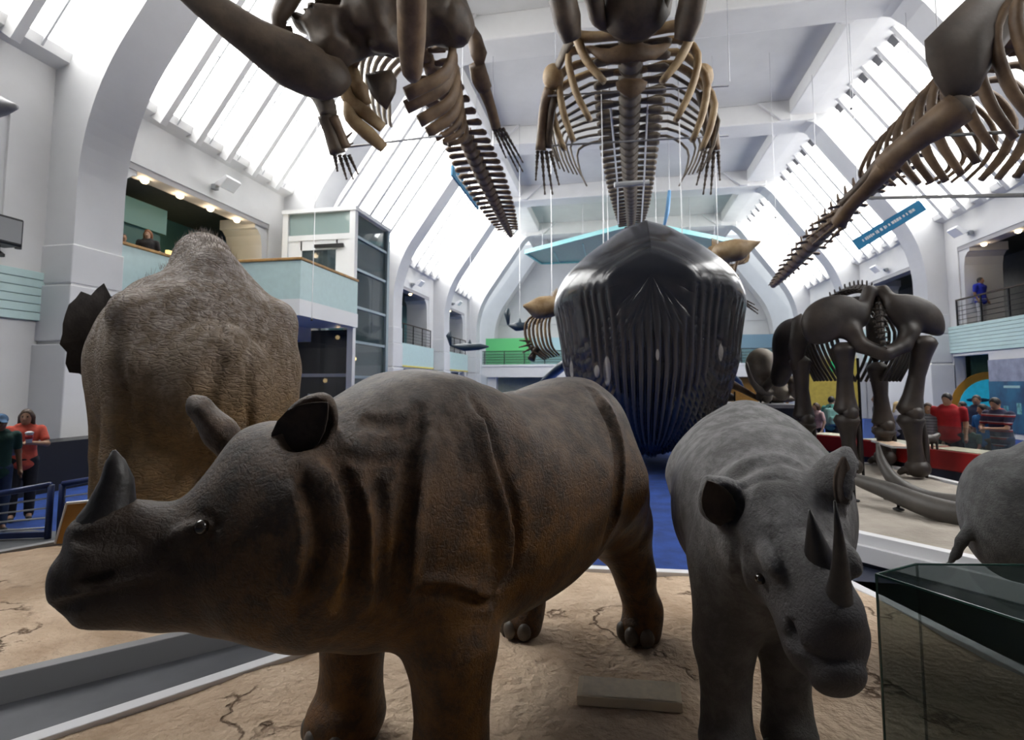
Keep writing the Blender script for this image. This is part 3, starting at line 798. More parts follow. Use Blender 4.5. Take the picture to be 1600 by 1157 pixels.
# ------------------------------------------------------------------ the grey hook-lipped rhino
def build_grey_rhino():
    hp, sh = at(1168, 700, 3.85), at(1186, 700, 2.72)
    mid = (sh + hp) / 2; hd = math.atan2(sh[1] - hp[1], sh[0] - hp[0])
    o, R = frame_of((mid[0], mid[1], .15), hd); s = SDF(o, R)
    s.loft((0, 0, 0), np.eye(3), [(-.92, 1.05, .28, .26), (-.75, 1.07, .39, .40), (-.45, 1.05, .43, .46), (-.1, .97, .44, .48), (.25, .95, .45, .46), (.55, .99, .46, .42), (.80, .98, .41, .34), (.95, .95, .32, .27)], k=.1, n=2.1, local=True)
    s.cap((-.62, 0, 1.40), (-.25, 0, 1.30), .09, .07, k=.16, local=True)
    # neck
    s.cap(at(1196, 790, 2.72), at(1212, 830, 2.25), .34, .25, k=.14)
    # head
    h0, h1 = at(1216, 800, 2.16), at(1298, 1000, 1.80); ax = h1 - h0; Lh = np.linalg.norm(ax); A = axes(ax)
    s.loft(h0, A, [(-.12, -.04, .17, .16), (.0, -.03, .20, .185), (.11, -.045, .215, .18), (.23, -.045, .195, .150), (.34, -.035, .175, .128), (.42, -.03, .165, .128), (.50, -.035, .135, .118), (.555, -.05, .09, .085)], k=.09, n=2.2)
    hx = lambda x, y, z: h0 + A[0] * x + A[1] * y + A[2] * z
    s.ell(hx(.41, 0, .115), (.09, .07, .05), A, k=.05); s.ell(hx(.27, 0, .125), (.09, .075, .045), A, k=.05)
    for q in (1, -1):
        s.ell(hx(.24, q * .145, .075), (.06, .03, .04), A, k=.04)
        s.ell(hx(.08, q * .14, -.08), (.13, .07, .14), A, k=.08)
        s.ell(hx(Lh - .02, q * .11, .0), (.035, .028, .03), A, k=.025, sub=True)
    s.ell(hx(Lh - .02, 0, -.14), (.09, .085, .05), A, k=.045)
    # ears
    e0, ec = at(1158, 800, 2.2), at(1128, 784, 2.16)
    s.cap(at(1178, 806, 2.22), e0, .06, .05, k=.06)
    E = axes(at(1104, 762, 2.16) - e0, up=-_fw)
    s.ell(ec, (.105, .095, .05), E, k=.03); s.cap(ec, at(1106, 752, 2.17), .06, .016, k=.05); s.ell(ec - _fw * .045, (.085, .072, .055), E, k=.015, sub=True); ear1 = (ec - _fw * .0, E)
    e0, ec = at(1272, 775, 2.16), at(1305, 758, 2.10)
    s.cap(at(1256, 785, 2.2), e0, .06, .052, k=.06)
    E = axes(at(1322, 708, 2.12) - at(1286, 790, 2.12), up=-_fw - _rt * 1.4)
    s.ell(ec, (.115, .092, .055), E, k=.03); s.cap(ec, at(1322, 706, 2.10), .07, .014, k=.05); s.ell(ec + (-_fw + _rt * 1.3) * .036, (.095, .072, .05), E, k=.012, sub=True); ear2 = (ec + (-_fw + _rt * 1.3) * .004, E)
    # legs
    inw = R @ np.array([0, 1, 0])
    def fleg(c, dx):
        s.cap(np.array([c[0] + dx[0], c[1] + dx[1], .98]), np.array([c[0], c[1], .62]), .20, .125, k=.1)
        s.cap(np.array([c[0], c[1], .64]), np.array([c[0], c[1], .30]), .122, .098, k=.04)
        s.cap(np.array([c[0], c[1], .32]), np.array([c[0], c[1], .24]) + R @ np.array([.03, 0, 0]), .10, .125, k=.04)
    ca, cb = at(1132, 1000, 2.46), at(1228, 1030, 2.50)
    fleg(ca, inw * .06); fleg(cb, -inw * .03)
    for y, x in ((.26, -.62), (-.26, -.50)):
        s.cap((x, y, .98), (x + .10, y, .62), .30, .18, k=.12, local=True); s.cap((x + .10, y, .62), (x - .06, y, .34), .165, .10, k=.05, local=True)
        s.cap((x - .06, y, .34), (x - .02, y, .10), .098, .095, k=.04, local=True); s.cap((x - .02, y, .12), (x + .02, y, .09), .10, .12, k=.04, local=True)
    s.chain([s.o + R @ np.array(q) for q in ((-1.0, 0, 1.1), (-1.07, 0, .9), (-1.06, 0, .6))], [.04, .03, .018], k=.03)
    s.mod.append(lumps(.004, .5, 7))
    gr = s.groove
    gr([(1150, 745), (1178, 728), (1205, 716), (1232, 716), (1258, 738)], .03, .03, mirror=False)
    gr([(1152, 770), (1180, 752), (1215, 745), (1240, 752)], .014, .014, mirror=False)
    for q in range(4): gr([(1168 + 3 * q, 790 + 9 * q), (1200, 776 + 9 * q), (1240, 780 + 8 * q)], .006, .008, mirror=False)
    gr([(1146, 830), (1152, 870), (1160, 930), (1164, 950)], .03, .02, mirror=False)
    gr([(1217, 990), (1240, 1002), (1262, 1020), (1290, 1036), (1330, 1034)], .018, .011, mirror=False)
    gr([(1178, 915), (1192, 925), (1206, 912)], .012, .009, mirror=False); gr([(1178, 898), (1190, 890), (1206, 902)], .012, .009, mirror=False)
    for q in range(4): gr([(1196 + 8 * q, 925 + 13 * q), (1212 + 8 * q, 935 + 13 * q), (1226 + 9 * q, 925 + 14 * q)], .008, .007, mirror=False)
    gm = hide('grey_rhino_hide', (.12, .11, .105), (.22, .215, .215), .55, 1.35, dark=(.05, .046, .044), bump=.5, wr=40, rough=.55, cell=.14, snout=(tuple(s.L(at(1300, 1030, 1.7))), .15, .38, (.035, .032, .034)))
    root = body_empty(s, 'rhinoceros', 'smaller slate-grey rhinoceros with two upright dark horns, facing forward', 'rhinoceros')
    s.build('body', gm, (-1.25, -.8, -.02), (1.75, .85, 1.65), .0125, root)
    inv = lambda p: tuple(s.L(p))
    def horn(b0, t0, r, bend):
        b, t = np.array(b0), np.array(t0)
        P = [b - (t - b) * .12] + [b * (1 - q) + t * q + bend * (4 * q * (1 - q)) for q in (0, .12, .3, .5, .75, 1)]
        MB().tube([inv(p) for p in P], [r * 1.08, r, r * .82, r * .64, r * .48, r * .27, r * .06], n=16).build('horn', hornm, root, smooth=True)
    for tp_, bs_, w_, n_ in ((at(1106, 752, 2.10), at(1136, 818, 2.11), .062, -_fw), (at(1321, 714, 2.03), at(1318, 788, 2.00), .050, -_fw + _rt * .5)):
        vs, fs = leaf(tp_, bs_, w_, n_, .2); MB().add([inv(v) for v in vs], fs).build('ear_lining', mat('ear_lining', (.03, .02, .015), .9), root, smooth=True)
    for c_, E_ in ():
        pass
    horn(hx(.41, 0, .135), at(1304, 783, 1.66), .047, np.array([0, 0, -.02]) + _rt * .012)
    horn(hx(.28, 0, .135), at(1265, 797, 1.82), .064, np.array([0, 0, -.01]))
    q = s.trace(1189, 906)
    MB().ball(q + s.D(_fw) * .006, (.02, .02, .02), 12, 8).build('eye', eyem, root, smooth=True)
    MB().ball(inv(hx(.24, .155, .05)), (.02, .02, .02), 12, 8).build('eye', eyem, root, smooth=True)
    for c in (ca, cb):
        for a in (-.8, 0, .8):
            p = inv(c)
            MB().ball((p[0] + .03 + math.cos(a) * .125, p[1] + math.sin(a) * .125, .04), (.028, .04, .048), 10, 8, Matrix.Rotation(a, 3, 'Z')).build('toenail', nailm, root, smooth=True)
    return s
GR = build_grey_rhino()

# ------------------------------------------------------------------ the elephant seen from behind
def build_elephant():
    rump = at(337, 640, 4.65); fr = at(256, 600, 7.3)
    hd = math.atan2(fr[1] - rump[1], fr[0] - rump[0])
    o, R = frame_of((rump[0], rump[1], .15), hd); s = SDF(o, R)
    s.loft((0, 0, 0), np.eye(3), [(.0, 1.62, .55, .46), (.18, 1.72, .78, .64), (.5, 1.82, .92, .745), (.95, 1.86, 1.0, .80), (1.6, 1.78, 1.06, .90), (2.3, 1.82, 1.0, .80), (2.8, 1.9, .8, .65)], k=.12, n=2.0, local=True)
    s.cap((.55, -.04, 2.82), (1.3, -.06, 3.02), .13, .17, k=.36, local=True); s.cap((1.3, -.06, 3.02), (2.6, 0, 2.8), .17, .2, k=.3, local=True)
    for q in (1, -1):                                     # hip bones
        s.ell((.45, q * .62, 2.22), (.26, .16, .22), k=.16, local=True)
        x = .38
        s.cap((x, q * .37, 1.75), (x - .02, q * .40, 1.0), .44, .35, k=.14, local=True)
        s.cap((x - .02, q * .40, 1.0), (x, q * .40, .45), .34, .25, k=.06, local=True)
        s.cap((x, q * .40, .45), (x + .05, q * .40, .2), .25, .27, k=.05, local=True)
        x = 2.35
        s.cap((x, q * .5, 1.7), (x, q * .5, .9), .36, .27, k=.12, local=True); s.cap((x, q * .5, .9), (x, q * .5, .2), .25, .25, k=.05, local=True)
    s.ell((-.02, 0, 1.92), (.14, .16, .20), k=.12, local=True)     # root of the tail
    s.chain([s.o + R @ np.array(q) for q in ((-.10, -.0, 2.02), (-.22, -.0, 1.75), (-.24, -.0, 1.4), (-.20, -.0, 1.05))], [.10, .078, .062, .045], k=.05)
    # head and trunk beyond
    s.ell((3.2, .0, 2.35), (.55, .48, .6), k=.2, local=True)
    s.chain([s.o + R @ np.array(q) for q in ((3.6, 0, 2.2), (3.95, 0, 1.6), (4.05, 0, .9), (4.2, 0, .4))], [.26, .2, .14, .09], k=.1)
    gr = s.groove
    s.mod.append(lumps(.012, 1.1, 2))
    gr([(345, 540), (335, 600), (315, 690), (308, 780)], .14, .06, mirror=False)
    gr([(385, 530), (388, 600), (386, 700)], .07, .04, mirror=False)
    gr([(338, 490), (342, 510), (352, 530)], .05, .03, mirror=False); gr([(402, 500), (398, 525), (390, 545)], .04, .03, mirror=False)
    gr([(190, 452), (205, 440), (214, 434)], .07, .05, mirror=False)
    gr([(180, 540), (196, 640), (186, 740)], .10, .05, mirror=False)
    gr([(215, 560), (260, 530), (330, 540)], .012, .03, mirror=False)
    em = hide('elephant_hide', (.31, .20, .095), (.56, .50, .47), 1.4, 2.6, dark=(.18, .125, .07), bump=.9, wr=17, rough=.75, stretch=(.8, .8, 1.9), dist=.05, cell=.5)  # pale back: strong light from above painted into the hide
    root = body_empty(s, 'elephant', 'stuffed grey-brown elephant seen from behind, hump-backed with hanging tail', 'elephant')
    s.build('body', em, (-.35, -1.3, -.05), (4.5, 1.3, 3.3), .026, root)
    # the ragged-edged ear showing past the flank
    rnd = random.Random(5); V = []; n = 34
    cy, cz = .68, 2.22
    for side in (0, 1):
        for i in range(n):
            a = 2 * math.pi * i / n
            r = 1 + (rnd.uniform(-.13, .06) if True else 0)
            y = math.cos(a) * .40 * r; z = math.sin(a) * .62 * r - (.12 if y < 0 else 0)
            if side == 0: V.append((y, z))
    mb = MB(); bow = lambda y: .22 * (y / .5)**2
    front = [(2.95 - bow(y) - .0, cy + y, cz + z) for y, z in V]; back = [(x + .05, y, z) for x, y, z in front]
    vs = front + back + [(2.97, cy, cz), (3.02, cy, cz)]
    fs = [(i, (i + 1) % n, 2 * n) for i in range(n)] + [(n + (i + 1) % n, n + i, 2 * n + 1) for i in range(n)] + [(i, n + i, n + (i + 1) % n, (i + 1) % n) for i in range(n)]
    mb.add(vs, fs).build('ear', mat('elephant_ear', (.035, .03, .028), .85, var=.4, scale=6, bump=.6, bscale=20), root, smooth=False)
    # fine bristles along the ridge of the back
    V = []; F = []
    pts = []
    for i in range(900):
        x = rnd.uniform(.3, 2.2); y = rnd.gauss(0, .16)
        p = np.array([x, y, 3.6]); pts.append(p)
    P = np.array(pts)
    for _ in range(26):
        e = s.f(P, False); P[:, 2] -= np.clip(e, -.05, .2) * .9
    mb = MB()
    for p in P:
        L = rnd.uniform(.03, .075); dx, dy = rnd.uniform(-.02, .02), rnd.uniform(-.03, .03)
        a = .0018
        mb.add([(p[0] - a, p[1] - a, p[2] - .005), (p[0] + a, p[1] - a, p[2] - .005), (p[0], p[1] + a, p[2] - .005), (p[0] + dx, p[1] + dy, p[2] + L)], [(0, 1, 3), (1, 2, 3), (2, 0, 3)])
    b = link('bristles', mb.mesh('bristles', False), mat('pale_bristle', (.42, .37, .33), .8), root); b['kind'] = 'stuff'
    return s
EL = build_elephant()

# ------------------------------------------------------------------ the rounded grey animal at the edge of the frame
def build_calf():
    c = at(1778, 850, 2.95); o, R = frame_of((c[0], c[1], .15), math.radians(-20)); s = SDF(o, R)
    s.loft((0, 0, 0), np.eye(3), [(-.50, .88, .38, .33), (-.36, .90, .45, .39), (-.1, .90, .50, .43), (.3, .86, .49, .43), (.8, .86, .47, .40), (1.1, .88, .34, .3)], k=.08, n=2.1, local=True)
    for q in (1, -1):
        s.cap((-.26, q * .2, .75), (-.22, q * .2, .35), .25, .15, k=.1, local=True); s.cap((-.22, q * .2, .35), (-.24, q * .2, .10), .14, .13, k=.05, local=True)
        s.cap((.75, q * .2, .7), (.75, q * .2, .1), .18, .13, k=.1, local=True)
    s.ell((1.35, 0, 1.0), (.33, .24, .3), k=.12, local=True)
    a = s.trace(1514, 826); a = s.L(at(1514, 826, 2.85)) if np.isnan(a[0]) else a
    da = float((s.R @ a + s.o - np.array([0, 0, EYE])) @ _fw)
    s.chain([a, s.L(at(1503, 846, da)), s.L(at(1494, 866, da)), s.L(at(1481, 884, da))], [.032, .028, .022, .014], k=.03, local=True)
    root = body_empty(s, 'elephant_calf', 'smooth grey round-rumped young animal with a thin tail behind the glass case', 'calf')
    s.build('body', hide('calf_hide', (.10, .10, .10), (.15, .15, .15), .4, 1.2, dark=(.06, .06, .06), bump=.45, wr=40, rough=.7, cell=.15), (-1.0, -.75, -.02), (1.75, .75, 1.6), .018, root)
build_calf()
# ------------------------------------------------------------------ the great blue whale model
def build_whale():
    root = empty('whale_model', (.62, 11.4, 0), 0, 'huge glossy blue-black whale model with pleated throat hanging over the carpet', 'whale model')
    # outline of the widest frontal section, right half: (x, z) from the crown round to the belly, measured in the photo at depth 11.4
    px = [(1008, 345), (1040, 358), (1070, 378), (1102, 402), (1128, 428), (1144, 456), (1149, 480), (1143, 508), (1138, 540), (1133, 575), (1122, 610), (1106, 648), (1080, 678), (1045, 698), (1008, 708)]
    c0 = at(1004, 500, 11.4)
    prof = [(float((at(u, v, 11.4) - at(1006, v, 11.4)) @ _rt), float(at(u, v, 11.4)[2])) for u, v in px]
    prof[0] = (0, prof[0][1]); prof[-1] = (0, prof[-1][1])
    m = len(prof); L = np.cumsum([0] + [math.dist(prof[i], prof[i + 1]) for i in range(m - 1)]); N = 300
    ts = np.linspace(0, L[-1], N + 1); P = np.array(prof)
    for _ in range(1): pass
    hx = SDF._smooth(np.column_stack([L, P]), ts)
    half = np.column_stack(hx)
    ring = np.concatenate([half, (half[1:-1] * [-1, 1])[::-1]])           # closed ring, crown first, right side down
    n = len(ring)
    zc = 3.75                                                              # snout height about which the head closes
    # stations: y offset, width factor, height factor above/below, z shift
    S_ = [(-1.62, .03, .03, .03, 0), (-1.58, .26, .20, .22, 0), (-1.45, .48, .38, .46, 0), (-1.2, .68, .55, .68, 0), (-.8, .86, .75, .87, .0), (-.4, .95, .90, .96, 0), (0, 1, .98, 1, 0), (.6, 1.03, 1.0, 1.03, 0), (1.6, 1.03, 1.05, 1.02, 0),
          (3.5, 1.0, 1.06, .98, .0), (6, .94, 1.05, .92, .1), (9, .82, .98, .8, .3), (12, .62, .8, .6, .55), (15, .40, .55, .4, .8), (18, .22, .35, .22, 1.0), (20.5, .10, .2, .12, 1.1), (21.5, .03, .08, .05, 1.1)]
    st = np.array(S_); ys = np.concatenate([np.linspace(-1.62, -1.2, 26)[:-1], np.linspace(-1.2, 2, 60)[:-1], np.linspace(2, 21.5, 50)])
    w, up, dn, dz = SDF._smooth(st, ys)
    V = []; GV = []
    # pleats: depth set along the ring below the lip, running from the throat back to the belly
    ang = np.zeros(n); frac = np.concatenate([ts / L[-1], (ts[1:-1] / L[-1])[::-1]])
    sg = np.concatenate([np.ones(N + 1), -np.ones(N - 1)])
    k_lip = .40
    for j, y in enumerate(ys):
        x = ring[:, 0] * w[j]; z = zc + dz[j] + np.where(ring[:, 1] > zc, (ring[:, 1] - zc) * up[j], (ring[:, 1] - zc) * dn[j])
        W = np.interp(z, half[::-1, 1], half[::-1, 0]) * max(w[j], 1e-3) if y > 0 else np.interp(z, half[::-1, 1], half[::-1, 0])
        phi = np.arcsin(np.clip(x / (np.maximum(W, .15) * 1.02), -1, 1))
        lip = np.clip((3.80 - .12 * x * x - z) / .35, 0, 1) * np.clip((16 - y) / 4, 0, 1)
        g = (np.abs(np.sin(phi * 36 + .5 * np.sin(z * 2.1 + x * 1.3))) ** .5 - .8) * .14 * lip * np.clip(w[j] * 1.3, .3, 1)
        V.append(np.column_stack([x, np.full(n, y), z])); GV.append(g)
    A3 = np.array(V); g3 = np.array(GV)
    du = np.roll(A3, -1, 1) - np.roll(A3, 1, 1); dv = np.gradient(A3, axis=0); nn = np.cross(du, dv)
    nn /= np.sqrt((nn * nn).sum(2, keepdims=True)) + 1e-9
    cen = A3.mean(1, keepdims=True); cen = np.broadcast_to(A3[60].mean(0), A3.shape)
    nn *= np.sign((nn * (A3 - cen)).sum(2).mean())
    V = list(A3 + nn * g3[..., None])
    V = np.concatenate(V); M = len(ys)
    F = [(j * n + i, j * n + (i + 1) % n, (j + 1) * n + (i + 1) % n, (j + 1) * n + i) for j in range(M - 1) for i in range(n)]
    F += [tuple(range(n)), tuple(range((M - 1) * n, M * n))[::-1]]
    me = bpy.data.meshes.new('body'); me.from_pydata(V.tolist(), [], F)
    at_ = me.attributes.new('pleat', 'FLOAT', 'POINT'); at_.data.foreach_set('value', (np.clip(g3.ravel() / .03, 0, 1)).astype(np.float32))
    bm = bmesh.new(); bm.from_mesh(me); bmesh.ops.recalc_face_normals(bm, faces=bm.faces); bm.to_mesh(me); bm.free()
    wm = bpy.data.materials.new('whale_gloss'); wm.use_nodes = True; nt = wm.node_tree; b = nt.nodes['Principled BSDF']
    b.inputs['Roughness'].default_value = .22; b.inputs['Coat Weight'].default_value = .35; b.inputs['Coat Roughness'].default_value = .12
    tc = node(nt, 'ShaderNodeTexCoord'); sx = node(nt, 'ShaderNodeSeparateXYZ'); nt.links.new(tc.outputs['Object'], sx.inputs[0])
    n1 = node(nt, 'ShaderNodeTexNoise', Scale=1.4, Detail=6.0); nt.links.new(tc.outputs['Object'], n1.inputs['Vector'])
    r = node(nt, 'ShaderNodeValToRGB'); r.color_ramp.elements[0].color = (.010, .012, .018, 1); r.color_ramp.elements[1].color = (.036, .038, .046, 1)
    nt.links.new(n1.outputs['Fac'], r.inputs['Fac'])
    # pale scars rubbed through the paint
    an = node(nt, 'ShaderNodeAttribute', attribute_name='pleat'); px_ = node(nt, 'ShaderNodeMix', data_type='RGBA'); px_.inputs['B'].default_value = (.060, .052, .050, 1)
    nt.links.new(an.outputs['Fac'], px_.inputs['Factor']); nt.links.new(r.outputs['Color'], px_.inputs['A'])
    last = px_.outputs['Result']
    for (u, v, ha, hb) in ((950, 582, .07, .27), (935, 582, .05, .12), (894, 578, .04, .17), (1110, 556, .05, .16), (1020, 560, .03, .10)):
        c = at(u, v, 10.9) - np.array([.62, 11.4, 0])
        vm = node(nt, 'ShaderNodeMapping'); vm.inputs['Location'].default_value = (-c[0] / ha, 0, -c[2] / hb); vm.inputs['Scale'].default_value = (1 / ha, 0, 1 / hb); nt.links.new(tc.outputs['Object'], vm.inputs[0])
        ln_ = node(nt, 'ShaderNodeVectorMath', operation='LENGTH'); nt.links.new(vm.outputs[0], ln_.inputs[0])
        m1 = node(nt, 'ShaderNodeMapRange'); m1.inputs['From Min'].default_value = 1.05; m1.inputs['From Max'].default_value = .9; nt.links.new(ln_.outputs['Value'], m1.inputs['Value'])
        m2 = node(nt, 'ShaderNodeMath', operation='LESS_THAN'); m2.inputs[1].default_value = .6; nt.links.new(sx.outputs['Y'], m2.inputs[0])
        mu = node(nt, 'ShaderNodeMath', operation='MULTIPLY'); nt.links.new(m1.outputs[0], mu.inputs[0]); nt.links.new(m2.outputs[0], mu.inputs[1])
        mx = node(nt, 'ShaderNodeMix', data_type='RGBA'); mx.inputs['B'].default_value = (.34, .32, .29, 1)
        nt.links.new(mu.outputs[0], mx.inputs['Factor']); nt.links.new(last, mx.inputs['A']); last = mx.outputs['Result']
    nt.links.new(last, b.inputs['Base Color'])
    link('body', me, wm, root, smooth=True)
    # lip scars seen on the throat
    yfront = {}
    # eyes, flippers, dorsal fin, tail flukes
    for s in (-1, 1):
        MB().ball((s * 1.93, 2.2, 3.05), (.06, .10, .08), 10, 8).build('eye', eyem, root, smooth=True)
        pts = [(s * 1.75, 5.6, 2.75), (s * 2.3, 6.0, 2.4), (s * 2.85, 6.6, 2.0), (s * 3.2, 7.3, 1.72), (s * 3.35, 7.8, 1.62)]
        MB().tube(pts, [.42, .5, .42, .25, .05], n=12, flat=.3, up=(0, 1, 0)).build('flipper', mat('flipper_blue', (.035, .05, .075), .3, var=.4, scale=2, coat=.3), root, smooth=True)
        MB().tube([(s * .1, 21.0, 4.5), (s * 1.0, 21.6, 4.55), (s * 2.1, 22.4, 4.6), (s * 2.6, 22.9, 4.6)], [.5, .6, .35, .05], n=10, flat=.2, up=(0, 1, 0)).build('fluke', MATS['flipper_blue'], root, smooth=True)
    MB().tube([(0, 15.2, 5.0), (0, 15.6, 5.4), (0, 16.0, 5.65)], [.5, .3, .05], n=10, flat=.25, up=(0, 1, 0)).build('dorsal_fin', MATS['flipper_blue'], root, smooth=True)
    for x, y in ((-.9, 1.5), (.9, 1.5), (-.9, 9.5), (.9, 9.5), (0, 15.0)):
        MB().tube([(x, y, 4.0), (x, y, 12.7)], .012, n=6).build('wire', steel, root)
build_whale()
# ------------------------------------------------------------------ skeletons
bone_d = mat('bone_dark_brown', (.10, .070, .045), .55, bump=.4, bscale=14, col2=(.045, .030, .020), scale=3.0)
bone_m = mat('bone_brown', (.21, .135, .075), .55, bump=.4, bscale=14, col2=(.085, .05, .028), scale=2.2)
bone_g = mat('bone_grey', (.20, .165, .125), .6, bump=.4, bscale=14, col2=(.075, .055, .04), scale=2.0)
bone_t = mat('bone_tan', (.40, .29, .16), .55, bump=.3, bscale=14, col2=(.20, .12, .05), scale=2.5)
bone_k = mat('bone_blackened', (.056, .041, .031), .5, bump=.3, bscale=12, col2=(.022, .017, .014), scale=2.5)
rodm = mat('support_rod', (.30, .30, .31), .4, metal=.7)
def sm(pts, n=12):
    """Catmull-Rom through points"""
    P = [np.array(p, float) for p in pts]; P = [2 * P[0] - P[1]] + P + [2 * P[-1] - P[-2]]; out = []
    seg = len(P) - 3
    for i in range(seg):
        for t in np.linspace(0, 1, max(2, n // seg), endpoint=False):
            a, b, c, d = P[i:i + 4]
            out.append(.5 * (2 * b + (c - a) * t + (2 * a - 5 * b + 4 * c - d) * t * t + (3 * b - a - 3 * c + d) * t**3))
    out.append(P[-2]); return out
def lerp_list(v, n): return list(np.interp(np.linspace(0, 1, n), np.linspace(0, 1, len(v)), v))
def bone(name, pts, rad, mt, parent, n=8, flat=1.0, up=(0, 0, 1), steps=10):
    P = sm(pts, steps); return MB().tube(P, lerp_list(rad, len(P)), n=n, flat=flat, up=up).build(name, mt, parent, smooth=True)
VERT = {}
def vertebra_mesh(kind, mt):
    key = (kind, mt.name)
    if key in VERT: return VERT[key]
    mb = MB(); R = Matrix.Rotation(math.pi / 2, 3, 'X')
    mb.lathe([(.22, -.36), (.29, -.33), (.23, 0), (.29, .33), (.22, .36)], 12, M=R)
    tp = {'lumbar': (.88, .21), 'tail': (.46, .14), 'slim': (.62, .13)}[kind]
    for s in (-1, 1):
        mb.tube([(s * .1, 0, .02), (s * .4, 0, .0), (s * tp[0] * .9, -.05, -.04), (s * tp[0], -.05, -.05)], [.13, tp[1] * .9, tp[1] * 1.15, tp[1] * .6], n=8, flat=.35, up=(0, 1, 0))
    mb.tube([(0, 0, .15), (0, .08, .5), (0, .14, .78 if kind != 'tail' else .5)], [.12, .13, .08], n=8, flat=.3, up=(0, 1, 0))
    me = mb.mesh('vertebra'); me.materials.append(mt); me.polygons.foreach_set('use_smooth', [True] * len(me.polygons))
    VERT[key] = me; return me
def spine(parent, pts, n, size, mt, kind='lumbar', tail_from=.75):
    P = sm(pts, 60); P = [Vector(p) for p in P]
    L = [0]
    for i in range(len(P) - 1): L.append(L[-1] + (P[i + 1] - P[i]).length)
    # spacing follows the size
    w = np.array(lerp_list(size, n)); c = np.cumsum(w) - w / 2; c = c / w.sum() * L[-1]
    unit_len = L[-1] / w.sum()
    for i in range(n):
        j = min(len(P) - 2, int(np.searchsorted(L, c[i])) - 1 if c[i] > 0 else 0); j = max(0, j)
        t = (c[i] - L[j]) / max(1e-6, L[j + 1] - L[j]); p = P[j].lerp(P[j + 1], t); dr = (P[j + 1] - P[j]).normalized()
        o = bpy.data.objects.new('vertebra', vertebra_mesh('tail' if i > n * tail_from else kind, mt)); COL.objects.link(o); o.parent = parent
        x = dr.cross(Vector((0, 0, 1))).normalized(); z = x.cross(dr)
        M = Matrix((x, dr, z)).transposed().to_4x4(); M.translation = p
        sy = w[i] * unit_len / .78
        o.matrix_local = M @ Matrix.Diagonal((w[i], sy, w[i], 1))
def hand(parent, wrist, tip, spread, w, mt, nf=4, side=(1, 0, 0), r=.035):
    """fan of jointed finger bones, one part to each finger"""
    wrist, tip = np.array(wrist, float), np.array(tip, float); sd = unit(side)
    for i in range(nf):
        q = (i / (nf - 1) - .5) if nf > 1 else 0
        a = wrist + sd * w * q; ln = 1 - .45 * abs(q) ** 1.2 * 1.4 - (.1 if i == 0 else 0)
        b = wrist + (tip - wrist) * ln + sd * spread * q
        mb = MB(); k = 5
        for j in range(k):
            p0, p1 = a + (b - a) * (j / k), a + (b - a) * ((j + 1.0) / k); rr = r * (1 - .13 * j)
            mb.tube([p0, p0 * .8 + p1 * .2, (p0 + p1) / 2, p0 * .2 + p1 * .8, p1], [rr * .75, rr, rr * .6, rr, rr * .75], n=6)
        mb.build('finger', mt, parent, smooth=True)
def slab(name, outline, d, thick, mt, parent, bow=.0):
    """flat bone (shoulder blade, breastbone): outline in photo pixels at a depth, rounded to a lens section"""
    P = [at(u, v, d + (bow * math.sin(i)) * 0) for i, (u, v) in enumerate(outline)]
    c = sum(P) / len(P); n = len(P)
    nrm = unit(np.cross(P[0] - c, P[n // 3] - c)); nrm = nrm if nrm @ _fw < 0 else -nrm
    vs = []
    for k, (sc, off) in enumerate(((1, 0), (.72, .5), (.3, .85 - bow), (1, -.12), (.72, -.5), (.3, -.7))):
        vs += [c + (p - c) * sc + nrm * thick * off for p in P]
    fs = []
    for a, b in ((0, 1), (1, 2), (3, 4), (4, 5)):
        fs += [(a * n + i, a * n + (i + 1) % n, b * n + (i + 1) % n, b * n + i) for i in range(n)]
    fs += [(i, (i + 1) % n, 3 * n + (i + 1) % n, 3 * n + i) for i in range(n)] + [tuple(range(2 * n, 3 * n)), tuple(range(5 * n, 6 * n))]
    return MB().add(vs, fs).build(name, mt, parent, smooth=True)

